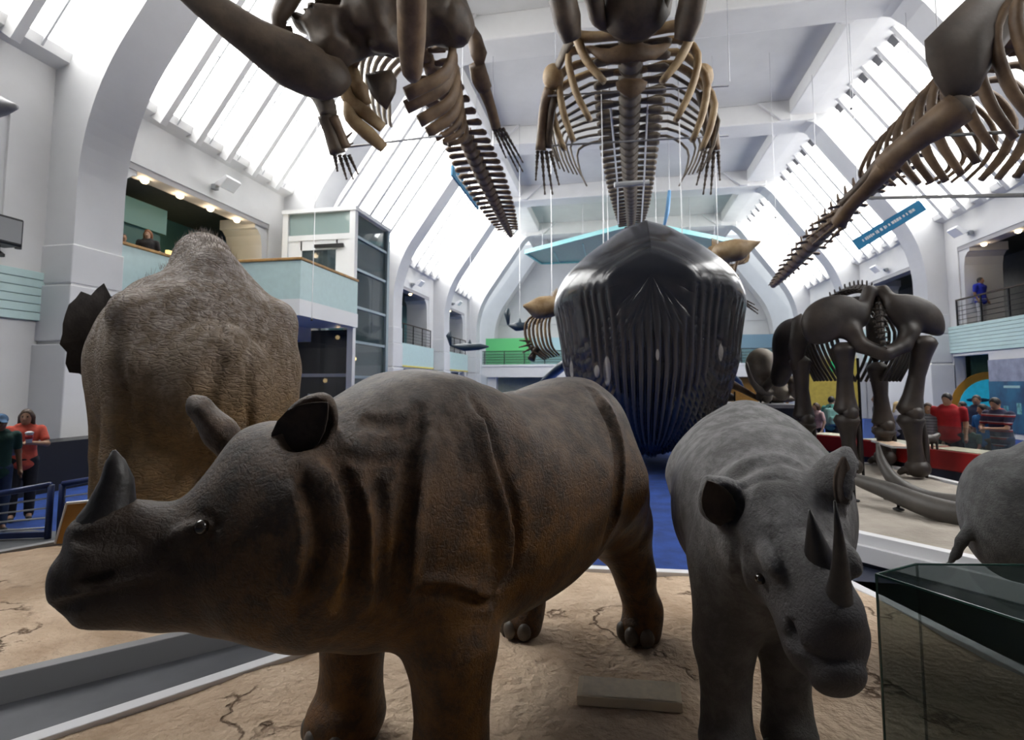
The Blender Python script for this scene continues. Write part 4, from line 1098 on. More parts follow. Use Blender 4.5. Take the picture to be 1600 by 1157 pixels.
# ---- the middle skeleton, hung along the axis of the hall
def middle_whale():
    r = empty('whale_skeleton', (.3, 15, 9), 0, 'large whale skeleton hung over the blue whale, ribs and both flippers spread', 'skeleton')
    r.location = (0, 0, 0)
    Z = 9.0
    pts = [atz(986, 60, Z), atz(985, 110, Z), atz(984, 160, Z), atz(983, 215, Z), atz(984, 270, Z), atz(986, 322, Z), atz(986, 362, Z)]
    spine(r, pts, 34, [.95, 1.0, 1.0, .95, .85, .70, .6], bone_g, tail_from=.9)
    left_tip = [(944, 128), (922, 188), (896, 220), (882, 234), (873, 252), (875, 264), (882, 268), (889, 270), (896, 272), (902, 273), (909, 276), (917, 291)]
    bul = [(899, 62), (888, 98), (876, 130), (866, 160), (860, 186), (862, 200), (868, 208), (874, 214), (880, 220), (887, 226), (894, 234), (904, 246)]
    for i in range(12):
        y = 10.9 + .46 * i
        for s in (1, -1):
            mu = lambda u: u if s > 0 else 2 * 986 - u + 6
            sp = aty(986, 100, y); sp[2] = Z - .05; sp[0] += -s * .22
            sh = sp + np.array([-s * .75, .08, .12])
            b = aty(mu(bul[i][0]), bul[i][1] - 12, y + .12); t = aty(mu(left_tip[i][0]), left_tip[i][1], y + .2)
            rr = [.13, .17, .19, .17, .13] if i < 1 else [.10, .12, .14, .15, .12] if i < 4 else [.06, .065, .06, .055, .04]
            bone('rib', [sp, sh, b, b * .45 + t * .55 + np.array([-s * .10, 0, 0]), t], rr, bone_t if i < 4 else bone_g, r, n=7, flat=.55, up=(0, 1, 0), steps=14)
    # skull base, jaw ends and the winged neck bone at the top of the frame
    for s in (1, -1):
        mu = lambda u: u if s > 0 else 2 * 986 - u - 10
        bone('jaw_bone', [at(mu(868), -90, 9.6), at(mu(876), -20, 10.0), at(mu(886), 30, 10.3), at(mu(894), 62, 10.5)], [.30, .36, .38, .26], bone_d, r, n=12, flat=.7, steps=10)
        bone('cheek_bone', [at(mu(915), -60, 10.2), at(mu(930), 5, 10.5), at(mu(936), 30, 10.7), at(mu(955), 42, 10.9)], [.25, .18, .16, .12], bone_d, r, n=10)
        # flipper: shoulder joint, upper arm, forearm bones, hand
        j = at(mu(864), 120, 12.4)
        MB().ball(j, (.24, .22, .30), 14, 10).build('shoulder_joint', bone_t, r, smooth=True)
        bone('shoulder_blade', [at(mu(892), 62, 11.8), at(mu(880), 85, 12.0), at(mu(868), 112, 12.4)], [.16, .13, .12], bone_g, r, flat=.5)
        bone('forearm_bone', [at(mu(860), 140, 12.5), at(mu(852), 160, 12.6), at(mu(847), 200, 12.8), at(mu(845), 235, 12.9)], [.15, .12, .11, .13], bone_m, r)
        bone('forearm_bone', [at(mu(868), 145, 12.5), at(mu(862), 175, 12.6), at(mu(858), 210, 12.8), at(mu(856), 232, 12.9)], [.11, .09, .08, .10], bone_d, r)
        hand(r, at(mu(850), 236, 12.9), at(mu(858), 310, 13.1), .55, .30, bone_d, 4, _rt * s, r=.055)
    MB().lathe([(.1, -.5), (.55, -.4), (.72, 0), (.5, .4), (.2, .5)], 16, c=at(992, 8, 10.7), M=Matrix.Rotation(math.pi / 2, 3, 'X')).build('skull_base', bone_d, r, smooth=True)
    bone('neck_wing', [at(920, 74, 11.4), at(950, 88, 11.3), at(985, 80, 11.2), at(1020, 82, 11.3), at(1046, 68, 11.4)], [.05, .17, .24, .17, .05], bone_m, r, n=10, flat=.5)
    slab('breastbone', [(962, 128), (975, 122), (1000, 122), (1012, 128), (1008, 140), (996, 150), (985, 154), (975, 148), (964, 140)], 11.9, .10, bone_m, r)
    for v, d in ((146, 12.4), (224, 13.2)):
        MB().tube([at(856, v + 4, d), at(1138, v - 12, d + .2)], .025, n=6).build('support_rod', rodm, r)
    MB().tube([at(948, 100, 13), at(965, 290, 17), at(966, 350, 21)], .03, n=6).build('support_rod', mat('clear_rod', (.75, .76, .78), .3), r)
    MB().tube([at(1015, 100, 13), at(1006, 290, 17), at(1002, 350, 21)], .03, n=6).build('support_rod', MATS['clear_rod'], r)
    MB().tube([at(960, 289, 17), at(1014, 285, 17)], .09, n=8).build('cradle_bar', mat('cradle_grey', (.42, .43, .44), .5), r)
    for u, v, d in ((868, 150, 12.6), (1140, 128, 12.6), (984, 120, 13), (985, 240, 17)):
        p = at(u, v, d); MB().tube([p, (p[0], p[1], 12.7)], .010, n=5).build('wire', steel, r)
middle_whale()

# ---- the brown skeleton hung on the left of the axis
def brown_whale():
    r = empty('whale_skeleton', (0, 0, 0), 0, 'brown whale skeleton with a long tapering jaw slanting across the bright skylights', 'skeleton')
    bone('lower_jaw', [at(230, -70, 8.0), at(318, 2, 8.3), at(395, 58, 8.6), at(455, 95, 8.9), at(505, 118, 9.1), at(535, 110, 9.3)], [.14, .25, .33, .46, .42, .25], bone_d, r, n=14, flat=.7, steps=16)
    bone('lower_jaw', [at(640, -60, 7.6), at(643, 0, 8.0), at(643, 60, 8.5), at(644, 112, 8.9), at(652, 118, 9.1)], [.20, .22, .22, .17, .07], bone_m, r, n=12, steps=12)
    # skull: braincase with cheek arch
    s = SDF()
    s.ell(at(575, 10, 9.4), (.95, .7, .75), k=.2); s.ell(at(530, 70, 9.3), (.45, .4, .38), k=.25); s.ell(at(690, 20, 9.6), (.45, .45, .5), k=.2)
    s.cap(at(600, 40, 9.3), at(720, 40, 9.6), .35, .3, k=.2); s.ell(at(500, 30, 9.2), (.5, .4, .3), k=.2)
    s.ell(at(500, -5, 9.0), (.42, .5, .34), k=.08, sub=True); s.ell(at(628, 30, 8.9), (.28, .4, .25), k=.08, sub=True)
    s.ell(at(560, 45, 8.9), (.3, .3, .12), k=.1, sub=True); s.ell(at(690, 45, 9.2), (.25, .3, .15), k=.08, sub=True); s.cap(at(470, 10, 9.0), at(540, 62, 9.1), .07, .12, k=.08); s.cap(at(600, 62, 9.2), at(620, 80, 9.4), .12, .1, k=.06); s.mod.append(lumps(.03, .7, 3))
    c = at(600, 10, 9.4); s.build('skull', bone_d, c - 2.2, c + 2.2, .07, r)
    bone('cheek_arch', [at(470, -40, 9.0), at(448, 5, 9.0), at(436, 28, 9.0), at(440, 48, 9.1), at(455, 52, 9.2)], [.2, .16, .13, .10, .12], bone_d, r, n=9)
    # spine and tail
    P = [at(655, 70, 10.6), at(690, 140, 11.8), at(722, 205, 13.2), at(745, 255, 15.2), at(768, 305, 17.8), at(798, 368, 22.5)]
    spine(r, P, 30, [.55, .6, .7, .8, .76, .66, .52, .36], bone_m, tail_from=.88)
    # ribs, left side in a paler bone with the backlight painted in
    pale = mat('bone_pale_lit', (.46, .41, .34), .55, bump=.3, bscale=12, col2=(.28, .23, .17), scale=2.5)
    for i in range(8):
        t = i / 7; d = 10.2 + 1.5 * t
        bone('rib', [at(640 + 8 * i, 52 + 9 * i, d), at(585 + 10 * i, 40 + 7 * i, d), at(556 + 8 * i, 62 + 9 * i, d), at(546 + 9 * i, 110 + 11 * i, d), at(556 + 8 * i, 170 + 4 * i, d)], [.06, .08, .08, .07, .05], pale, r, n=7, flat=.6, up=(0, 1, 0), steps=16)
    for i in range(7):
        t = i / 6; d = 9.7 + 3.0 * t
        top = at(668 + 40 * t, 60 + 118 * t, d + .5)
        b = at(706 + 22 * t, 62 + 132 * t, d + .1); e = at([634, 634, 655, 668, 682, 692, 700][i], [148, 168, 190, 208, 218, 222, 226][i], d - .2)
        k = b * .5 + e * .5 + _rt * (.30 - .12 * t) - _up * .10
        bone('rib', [top, top * .5 + b * .5 + [0, 0, .1], b, k, e], [.06, .075, .085, .12, .13] if i < 4 else [.05, .055, .06, .07, .06], bone_m, r, n=8, flat=.55, up=(0, 1, 0), steps=16)
    bone('collar_rib', [at(548, 100, 9.7), at(560, 82, 9.7), at(582, 70, 9.7), at(603, 76, 9.7), at(618, 86, 9.8)], [.13, .13, .18, .14, .08], bone_m, r, n=9, flat=.7)
    for u0, v0, u1, v1 in ((548, 95, 572, 165), (540, 130, 598, 200), (545, 160, 600, 232)):
        bone('rib', [at(u0, v0, 9.8), at(u0 + 4, (v0 * 2 + v1) / 3, 9.8), at((u0 + u1) / 2 + 2, (v0 + 2 * v1) / 3, 9.9), at(u1, v1, 10)], [.10, .13, .15, .11], bone_t, r, n=8, flat=.65)
    slab('breastbone', [(570, 116), (590, 111), (612, 109), (620, 125), (618, 145), (604, 172), (590, 160), (578, 145)], 9.6, .12, bone_d, r)
    # flippers
    bone('upper_arm', [at(497, 146, 9.4), at(508, 162, 9.4), at(514, 180, 9.4)], [.15, .17, .15], bone_g, r)
    bone('forearm_bone', [at(508, 180, 9.4), at(516, 205, 9.5), at(528, 240, 9.6)], [.13, .12, .14], bone_d, r)
    bone('forearm_bone', [at(520, 182, 9.4), at(530, 205, 9.5), at(540, 232, 9.6)], [.10, .08, .10], bone_m, r)
    hand(r, at(534, 242, 9.6), at(548, 284, 9.7), .35, .25, bone_d, 4, _rt, r=.045)
    hand(r, at(541, 222, 9.6), at(556, 212, 9.6), .2, .15, bone_d, 2, -_up, r=.035)
    slab('shoulder_blade', [(724, 15), (735, 30), (752, 55), (761, 82), (756, 100), (744, 104), (735, 85), (728, 50)], 11.2, .14, bone_m, r)
    bone('upper_arm', [at(745, 100, 11.3), at(750, 122, 11.5), at(757, 138, 11.7)], [.17, .2, .17], bone_m, r)
    bone('forearm_bone', [at(755, 135, 11.7), at(766, 165, 12.0), at(775, 198, 12.4)], [.15, .12, .12], bone_m, r)
    hand(r, at(778, 200, 12.4), at(816, 274, 13.2), .35, .22, bone_d, 4, _rt, r=.045)
    MB().tube([at(535, 231, 10), at(690, 212, 11)], .022, n=6).build('support_rod', rodm, r)
    for u, v, d in ((600, 90, 9.9), (640, 40, 9.5), (722, 190, 13.0), (770, 300, 17.8)):
        p = at(u, v, d); MB().tube([p, (p[0], p[1], 12.7)], .010, n=5).build('wire', steel, r)
brown_whale()

# ---- the skeleton on the right, tail towards the far end
def right_whale():
    r = empty('whale_skeleton', (0, 0, 0), 0, 'brown whale skeleton with closely set curved ribs hung beside the right skylights', 'skeleton')
    def Q(x, y, z): return np.array([x, y, z])
    P = [Q(6.9, 7.0, 7.75), Q(6.6, 9.5, 7.6), Q(6.45, 12, 7.35), Q(6.55, 14, 6.9), at(1328, 318, 15.6), at(1275, 375, 19.0), at(1208, 446, 25.5)]
    spine(r, P, 34, [.66, .66, .66, .70, .85, .95, .85, .50], bone_m, kind='slim', tail_from=.8)
    n = 15
    for i in range(n):
        y = 7.4 + .43 * i; t = i / (n - 1)
        sp = Q(6.75 - .25 * t, y, 7.62 - .3 * t)
        for s in (-1, 1):
            w = (1.25 - .35 * t); dz = 1.95 - 1.0 * max(0, t - .55) / .45
            b = sp + Q(s * w, .1, -.55); e = sp + Q(s * (.62 - .1 * t), .35, -dz)
            bone('rib', [sp + Q(s * .1, 0, 0), sp + Q(s * w * .62, .05, .02), b, b * .45 + e * .55 + Q(s * .14, 0, 0), e], [.07, .09, .10, .11, .08] if t < .75 else [.05, .06, .06, .06, .04], bone_m, r, n=7, flat=.75, up=(0, 1, 0), steps=16)
    slab('shoulder_blade', [(1600, -40), (1540, -30), (1490, 18), (1446, 62), (1448, 92), (1462, 128), (1478, 150), (1500, 160), (1530, 140), (1556, 90), (1610, 20)], 8.1, .22, mat('bone_shoulder', (.11, .085, .065), .6, bump=.4, bscale=10, col2=(.06, .045, .035), scale=1.5), r)
    MB().ball(at(1490, 172, 8.2), (.26, .24, .2), 14, 10).build('shoulder_joint', bone_g, r, smooth=True)
    bone('upper_arm', [at(1500, 168, 8.1), at(1470, 190, 8.25), at(1438, 212, 8.5), at(1402, 240, 8.8), at(1385, 258, 9.0)], [.26, .25, .20, .19, .2], bone_m, r, n=12)
    bone('forearm_bone', [at(1392, 252, 8.9), at(1365, 282, 9.3), at(1330, 320, 9.8), at(1312, 346, 10.2)], [.19, .16, .13, .15], bone_m, r, n=10)
    bone('forearm_bone', [at(1378, 250, 9.0), at(1350, 285, 9.4), at(1318, 318, 9.9)], [.10, .09, .09], bone_d, r, n=8)
    hand(r, at(1312, 342, 10.2), at(1262, 380, 11.4), .5, .3, bone_m, 4, _rt * .6 - _up * .6, r=.05)
    MB().tube([at(1342, 310, 13.2), at(1602, 305, 8.6)], .035, n=6).build('support_rod', mat('rod_dark', (.10, .10, .10), .5), r)
    MB().tube([at(1470, 212, 9.4), at(1605, 205, 8.4)], .03, n=6).build('support_rod', MATS['rod_dark'], r)
    for p in (Q(6.75, 7.8, 7.6), Q(6.5, 12, 7.4), at(1280, 370, 18.8)):
        MB().tube([p, (p[0], p[1], 12.7)], .010, n=5).build('wire', steel, r)
right_whale()

# ---- two small tan skeletons half hidden by the blue whale
def small_whale(name, label, body, tail, fl, tips, cage, d):
    r = empty(name, (0, 0, 0), 0, label, 'skeleton')
    P = [at(*q) for q in body]
    spine(r, P, 16, [.55, .6, .55, .45, .35], bone_t, kind='slim')
    for i, (q0, q1, q2, q3) in enumerate(cage):
        dd = d + .35 * i
        bone('rib', [at(*q0, dd), at(*q1, dd), at(*q2, dd), at(*q3, dd)], [.05, .075, .08, .05], bone_t if i % 2 else bone_m, r, n=6, flat=.6, up=(0, 1, 0), steps=12)
    s = SDF(); a = at(*tail[0]); b = at(*tail[1]); c = at(*tail[2])
    s.ell((a + c) / 2, (.45, .4, .32), k=.15); s.cap(c, b, .30, .05, k=.15); s.cap(c, a, .25, .3, k=.12)
    s.build('skull', bone_t, np.minimum(np.minimum(a, b), c) - .9, np.maximum(np.maximum(a, b), c) + .9, .06, r)
    for f0, f1 in fl:
        bone('flipper_bone', [at(*f0), (at(*f0) + at(*f1)) / 2, at(*f1)], [.12, .09, .12], bone_d, r)
    for f0, f1 in tips: hand(r, at(*f0), at(*f1), .6, .3, bone_d, 4, _rt * .5 - _up * .8, r=.05)
    p = P[1]; MB().tube([p, (p[0], p[1], 12.7)], .012, n=5).build('wire', steel, r)
small_whale('porpoise_skeleton', 'small tan skeleton with dark snout hung beside the pleated whale, nearer the green panel', [(872, 470, 17), (862, 480, 18), (850, 492, 19), (838, 504, 20)], [(866, 478, 16.6), (818, 478, 16), (840, 482, 16.2)], [((838, 545, 17.2), (830, 562, 17))], [((832, 540, 17), (812, 548, 16.8))], [((850 + 3 * i, 482 - i), (822 + 6 * i, 505), (826 + 6 * i, 540), (850 + 4 * i, 562 - i)) for i in range(7)], 17)
small_whale('porpoise_skeleton', 'small tan skeleton with upturned pointed snout showing past the whale head', [(1112, 392, 17), (1122, 398, 17.6), (1132, 404, 18.2), (1136, 410, 19)], [(1128, 395, 16.6), (1187, 378, 16), (1155, 390, 16.2)], [((1148, 430, 16.8), (1155, 465, 16.6))], [((1156, 466, 16.6), (1184, 482, 16.6))], [((1118 + 6 * i, 388 - i), (1140 + 5 * i, 382), (1152 + 3 * i, 398 + 2 * i), (1148 - 2 * i, 425 - 2 * i)) for i in range(6)], 17)
# ------------------------------------------------------------------ the dark elephant skeleton on the right plinth
def mammoth():
    r = empty('elephant_skeleton', (0, 0, 0), 0, 'blackened elephant skeleton seen from behind, broad flaring hip bones', 'skeleton')
    gz = .3
    s = SDF()
    lat = unit(at(1440, 500, 8.7) - at(1300, 500, 8.9))            # across the hips
    fwd = np.array([-lat[1], lat[0], 0]); A = lambda tilt: np.array([lat * math.cos(tilt) + np.array([0, 0, math.sin(tilt)]), fwd, -lat * math.sin(tilt) + np.array([0, 0, math.cos(tilt)])])
    s.ell(at(1302, 496, 8.95), (.50, .13, .36), A(.25), k=.1); s.ell(at(1282, 512, 8.95), (.30, .12, .26), A(.9), k=.1)
    s.ell(at(1428, 490, 8.75), (.45, .13, .28), A(-.42), k=.1); s.ell(at(1456, 508, 8.7), (.22, .09, .13), A(-.8), k=.1)
    s.cap(at(1332, 520, 8.85), at(1345, 540, 8.75), .15, .11, k=.1); s.cap(at(1345, 540, 8.75), at(1380, 553, 8.6), .12, .11, k=.06)
    s.cap(at(1420, 520, 8.7), at(1412, 540, 8.65), .15, .11, k=.1); s.cap(at(1412, 540, 8.65), at(1385, 553, 8.6), .12, .11, k=.06)
    s.cap(at(1358, 455, 9.0), at(1345, 500, 8.95), .10, .12, k=.1); s.cap(at(1380, 455, 8.95), at(1408, 500, 8.8), .10, .12, k=.1)
    s.ell(at(1338, 526, 8.62), (.09, .07, .07), k=.04, sub=True); s.ell(at(1421, 520, 8.45), (.09, .07, .07), k=.04, sub=True)
    c = at(1370, 500, 8.8); s.build('pelvis', bone_k, c - np.array([1.5, .9, .9]), c + np.array([1.5, .9, .9]), .028, r)
    # sacrum and spine running away from us
    P = [at(1384, 556, 8.55), at(1378, 525, 8.6), at(1374, 492, 8.8), at(1368, 462, 9.1), at(1350, 452, 9.5), at(1325, 455, 10.1), at(1295, 470, 10.7)]
    spine(r, P, 22, [.14, .17, .22, .26, .28, .28, .28], bone_k, kind='tail')
    # hind legs, fore legs
    def leg(u0, v0, u1, v1, u2, d0, d1, fr=0):
        top, kn = at(u0, v0, d0), at(u1, v1, d1); an = at(u2, 700, d1); an[2] = gz + .18
        bone('thigh_bone' if not fr else 'upper_arm', [top + [0, 0, .1], top, top * .8 + kn * .2, top * .5 + kn * .5, top * .2 + kn * .8, kn, kn - [0, 0, .09]], [.09, .19, .145, .115, .14, .19, .10], bone_k, r, n=12, steps=24)
        k2 = kn + np.array([0, 0, -.12])
        MB().ball(kn + np.array([0, 0, -.05]) - _fw * .10, (.13, .12, .12), 12, 8).build('knee_cap', bone_k, r, smooth=True)
        bone('shin_bone' if not fr else 'forearm_bone', [k2 + [0, 0, .03], k2 - [0, 0, .06], k2 * .75 + an * .25, k2 * .5 + an * .5, k2 * .2 + an * .8, an], [.15, .20, .14, .105, .115, .14], bone_k, r, n=12, steps=24)
        bone('calf_bone', [k2 + _rt * .16, (k2 + an) / 2 + _rt * .15 - _fw * .05, an + _rt * .13], [.05, .04, .06], bone_k, r, n=8)
        MB().ball(an - np.array([0, 0, .02]), (.18, .19, .15), 12, 8).build('ankle', bone_k, r, smooth=True)
        for q in (-1, -.35, .35, 1):
            f = an + lat * q * .13 + np.array([0, 0, -.05]); g = an + lat * q * .19 + fwd * .16; g[2] = gz + .055
            bone('toe', [f, (f + g) / 2 + [0, 0, .02], g], [.05, .06, .045], bone_k, r, n=7, steps=4)
    leg(1318, 545, 1322, 640, 1328, 8.9, 8.9); leg(1443, 535, 1422, 640, 1432, 8.65, 8.7)
    leg(1250, 565, 1256, 650, 1256, 9.9, 9.9, 1); leg(1372, 575, 1380, 660, 1382, 9.9, 9.95, 1)
    # shoulder blades
    slab('shoulder_blade', [(1238, 498), (1252, 490), (1264, 505), (1262, 540), (1252, 572), (1240, 580), (1232, 545)], 9.8, .10, bone_k, r)
    slab('shoulder_blade', [(1352, 500), (1370, 495), (1384, 520), (1378, 560), (1366, 570), (1356, 545)], 10.0, .10, bone_k, r)
    # ribs: a barrel in front of the hips
    for i in range(11):
        t = i / 10; p = at(1366 - 66 * t, 462 + 8 * t, 9.25 + 1.2 * t)
        for sd in (-1, 1):
            w = .62 + .12 * math.sin(t * 3); b = p + lat * sd * w + np.array([0, 0, -.62]); e = p + lat * sd * w * .55 + np.array([0, 0, -1.45 - .1 * t]) + fwd * .05
            bone('rib', [p, p * .5 + b * .5 + lat * sd * .12 + [0, 0, .12], b, (b + e) / 2 + lat * sd * .06, e], [.04, .045, .04, .04, .035], bone_k, r, n=7, flat=.7, up=tuple(fwd), steps=12)
    # skull with hanging tusks beyond the shoulders
    s = SDF(); c = at(1242, 535, 11.2)
    s.ell(c, (.42, .45, .5), k=.15); s.cap(c + [-.1, .1, -.2], c + [-.25, .3, -.75], .26, .18, k=.15); s.ell(c + [.2, -.3, .1], (.2, .2, .2), k=.1, sub=True)
    s.build('skull', bone_k, c - np.array([1, 1, 1.3]), c + np.array([1, 1, .9]), .05, r)
    for q in (-.16, .2):
        bone('tusk', [c + [-.2 + q, .3, -.75], c + [-.25 + q * 1.8, .6, -1.05], c + [-.1 + q * 2.4, .95, -1.15], c + [.1 + q * 2, 1.25, -.95]], [.09, .085, .06, .02], bone_g, r, n=10)
    MB().tube([at(1437, 560, 8.85), (at(1437, 560, 8.85)[0], at(1437, 560, 8.85)[1], gz)], .022, n=8).build('support_post', blackm, r)
    MB().tube([at(1340, 560, 9.1), (at(1340, 560, 9.1)[0], at(1340, 560, 9.1)[1], gz)], .022, n=8).build('support_post', blackm, r)
mammoth()

# ---- two long tusks resting on stands in front of it
tuskm = mat('tusk_dark', (.085, .075, .066), .5, bump=.3, bscale=12, col2=(.045, .040, .036), scale=2)
def tusk(label, pts, rad, feet):
    r = empty('tusk', (0, 0, 0), 0, label, 'tusk', 'long tusks on the grey plinth')
    P = [at(*q) for q in pts]
    bone('ivory', P, rad, tuskm, r, n=14, steps=20)
    S = sm(P, 40)
    for f in feet:
        p = np.array(S[int(f * 40) if int(f * 40) < len(S) else -1]); mb = MB()
        mb.tube([p, (p[0], p[1], .31)], .018, n=8); mb.lathe([(.06, .30), (.06, .315), (.02, .33)], 12, c=(p[0], p[1], 0))
        mb.build('stand', blackm, r, smooth=True)
tusk('curved tusk with upturned free tip resting in front of the dark skeleton legs', [(1371, 692, 7.3), (1378, 722, 7.2), (1400, 754, 7.0), (1445, 778, 6.8), (1505, 788, 6.5), (1580, 790, 6.2)], [.02, .06, .085, .10, .11, .12], [.3, .55])
tusk('thicker straight tusk lying nearest the white plinth steps', [(1325, 742, 7.1), (1345, 752, 6.9), (1390, 768, 6.6), (1445, 790, 6.2), (1505, 806, 5.9), (1580, 815, 5.6)], [.05, .08, .11, .125, .135, .14], [.12, .45])

# ---- the navy display block with an elephant skull and a long jaw bone behind
def navy_display():
    a, b = at(1100, 632, 11.6), at(1242, 632, 11.6)
    x0, x1, y0, y1, zt = a[0], b[0], min(a[1], b[1]) + .1, max(a[1], b[1]) + 1.7, 1.36
    r = empty('display_block', (0, 0, 0), 0, 'tall navy display block behind the grey rhino carrying old bones', 'display case')
    MB().bb((x0, y0, 0), (x1, y1, zt - .07)).build('base', navy, r)
    MB().bb((x0 - .03, y0 - .03, zt - .07), (x1 + .03, y1 + .03, zt)).build('top', mat('block_top', (.30, .30, .33), .4), r)
    k = empty('elephant_skull', (0, 0, 0), 0, 'pale domed elephant skull with long curling tusks on the navy block', 'skull')
    s = SDF(); c = at(1190, 572, 12.2); tilt = np.array([unit([.7, 0, -.6]), [0, 1, 0], unit([.6, 0, .7])])
    s.ell(c, (.34, .34, .40), k=.1); s.ell(c + [.20, -.1, -.25], (.28, .26, .26), k=.12); s.cap(c + [.15, -.1, -.35], c + [.35, -.25, -.62], .22, .15, k=.12)
    s.cap(c + [-.1, 0, -.3], c + [.1, .1, -.7], .18, .13, k=.1)
    s.ell(c + [.26, -.36, -.08], (.12, .2, .10), k=.04, sub=True); s.ell(c + [-.05, -.36, -.32], (.15, .2, .10), k=.05, sub=True); s.ell(c + [-.12, -.35, .05], (.1, .1, .2), k=.08, sub=True)
    s.build('skull', mat('bone_pale', (.46, .41, .34), .6, bump=.4, bscale=12, col2=(.27, .22, .16), scale=2.5), c - np.array([.8, .8, 1.1]), c + np.array([1.0, .7, .7]), .035, k)
    for du in (0, 1):
        bone('tusk', [at(1213, 600 - 8 * du, 12.0 + .4 * du), at(1205, 612, 11.9 + .4 * du), at(1192, 612, 11.7 + .4 * du), at(1176, 598, 11.6 + .4 * du), at(1166, 566, 11.6 + .4 * du)] if not du else [at(1220, 598, 12.3), at(1232, 612, 12.2), at(1245, 610, 12.1)], [.09, .085, .075, .055, .02], mat('tusk_grey', (.20, .175, .15), .5, var=.3, scale=4), k, n=10)
    for u in (1188, 1203):
        p = at(u, 615, 12.2); MB().tube([(p[0], p[1], c[2] - .45), (p[0], p[1], 1.36)], .02, n=8).build('stand', blackm, k)
    j = empty('jaw_bone', (0, 0, 0), 0, 'long slender brown jaw bone propped low on the navy block', 'bone')
    P = [at(1118, 608, 12.0), at(1128, 596, 12.0), at(1150, 604, 12.1), at(1170, 615, 12.2), at(1190, 626, 12.3)]
    bone('jaw', P, [.16, .15, .09, .07, .05], bone_m, j, n=10, flat=.8)
    bone('cheek', [at(1122, 606, 12.1), at(1132, 618, 12.2), at(1145, 622, 12.3)], [.12, .14, .08], bone_d, j, n=9)
    for u in (1133, 1148):
        p = at(u, 618, 12.2); MB().tube([(p[0], p[1], 1.62), (p[0], p[1], 1.36)], .018, n=8).build('stand', blackm, j)
    f = empty('flat_bone', (0, 0, 0), 0, 'low rounded pale bone lying at the skull end of the navy block', 'bone')
    p = at(1215, 626, 12.6); MB().ball((p[0], p[1], 1.36 + .10), (.45, .25, .10), 16, 8).build('bone', bone_g, f, smooth=True)
navy_display()
# ------------------------------------------------------------------ galleries: rails, boards, lamps
boardm = mat('teal_board', (.52, .69, .68), .45, var=.06, scale=2)
def fascia(s, y0, y1, z0, z1, n, label):
    r = tag(empty('fascia', (0, 0, 0)), label, 'fascia'); x = X(s, HW - .02); h = (z1 - z0) / n
    for i in range(n):
        MB().bb((x, y0, z0 + h * i + .008), (x - s * .07, y1, z0 + h * (i + 1) - .004)).build('board', boardm, r, bevel=.008)
    MB().bb((x, y0, z0), (x - s * .035, y1, z1)).build('backing', mat('board_gap', (.22, .30, .30), .7), r)
def railing(s, y0, y1, label, z=ZG, n=5, h=1.05, step=1.5, x=None):
    r = tag(empty('railing', (0, 0, 0)), label, 'railing', 'black gallery railings'); x = X(s, HW - .06) if x is None else x
    m = max(1, round((y1 - y0) / step))
    for i in range(m + 1):
        y = y0 + (y1 - y0) * i / m
        MB().bb((x - .02, y - .03, z - .1), (x + .02, y + .03, z + h)).build('post', blackm, r)
    for i in range(n):
        zz = z + .12 + (h - .2) * i / n; MB().tube([(x, y0, zz), (x, y1, zz)], .012, n=6).build('rail', blackm, r)
    MB().bb((x - .035, y0, z + h - .03), (x + .035, y1, z + h + .02)).build('handrail', mat('dark_wood', (.035, .02, .012), .5), r)
bay = lambda k: (PY[k] + PW, PY[k + 1])
y0, y1 = bay(3)
fascia(1, y0, y1, 2.95, 3.98, 8, 'pale teal boarded balcony front below the man in blue')
railing(1, y0 + .4, y1 - .6, 'black gallery railing in front of the man in blue')
y0, y1 = bay(1); fascia(-1, y0, y1, 3.0, 3.95, 6, 'pale teal boarded balcony front beside the nearest pier')
for k, w in ((4, 'nearest the glass lift'), (5, 'beside the green panel')):
    y0, y1 = bay(k); railing(-1, y0 + .4, y1 - .6, 'black gallery railing in the arched opening ' + w)
    r = tag(empty('balcony_front', (0, 0, 0)), 'plain pale teal balcony front in the bay ' + w, 'balcony front')
    MB().bb((X(-1, HW - .02), y0 + .12, 2.75), (X(-1, HW - .1), y1 - .12, 3.92)).build('panel', tealp, r); MB().bb((X(-1, HW - .01), y0 + .12, 2.68), (X(-1, HW - .12), y1 - .12, 2.76)).build('lower_trim', mat('yellow_trim', (.75, .62, .12), .5), r)
for k in (4, 5):
    y0, y1 = bay(k); r = tag(empty('balcony_front', (0, 0, 0)), 'pale teal balcony front on the far side, ' + ('nearer bay' if k == 4 else 'last bay'), 'balcony front')
    MB().bb((X(1, HW - .02), y0 + .12, 2.9), (X(1, HW - .1), y1 - .12, 4.6)).build('panel', tealp, r)
# solid balcony with an oak rail on the near left bay
y0, y1 = bay(2)
r = tag(empty('balcony_front', (0, 0, 0)), 'pale balcony parapet with oak handrail behind the elephant', 'balcony front')
MB().bb((X(-1, HW - .0), y0, 3.7), (X(-1, HW - .14), y1, 4.92)).build('panel', tealp, r)
MB().bb((X(-1, HW + .03), y0, 4.92), (X(-1, HW - .18), y1, 4.99)).build('handrail', woodr, r, bevel=.015)
bx = (-7.55, 11.85)
r = tag(empty('balcony_front', (0, 0, 0)), 'projecting pale balcony corner with oak handrail leading to the glass lift', 'balcony front')
MB().bb((-10.95, 11.8, 3.85), (-7.5, 11.92, 4.80)).build('panel', tealp, r)
MB().bb((-7.62, 11.92, 3.85), (-7.5, 14.75, 4.80)).build('panel', tealp, r)
MB().bb((-10.95, 11.76, 4.80), (-7.46, 11.96, 4.87)).build('handrail', woodr, r, bevel=.015)
MB().bb((-7.66, 11.9, 4.80), (-7.46, 14.75, 4.87)).build('handrail', woodr, r, bevel=.015)
MB().bb((-10.95, 11.8, 3.45), (-7.5, 14.8, 3.85)).build('slab', whitem, r)
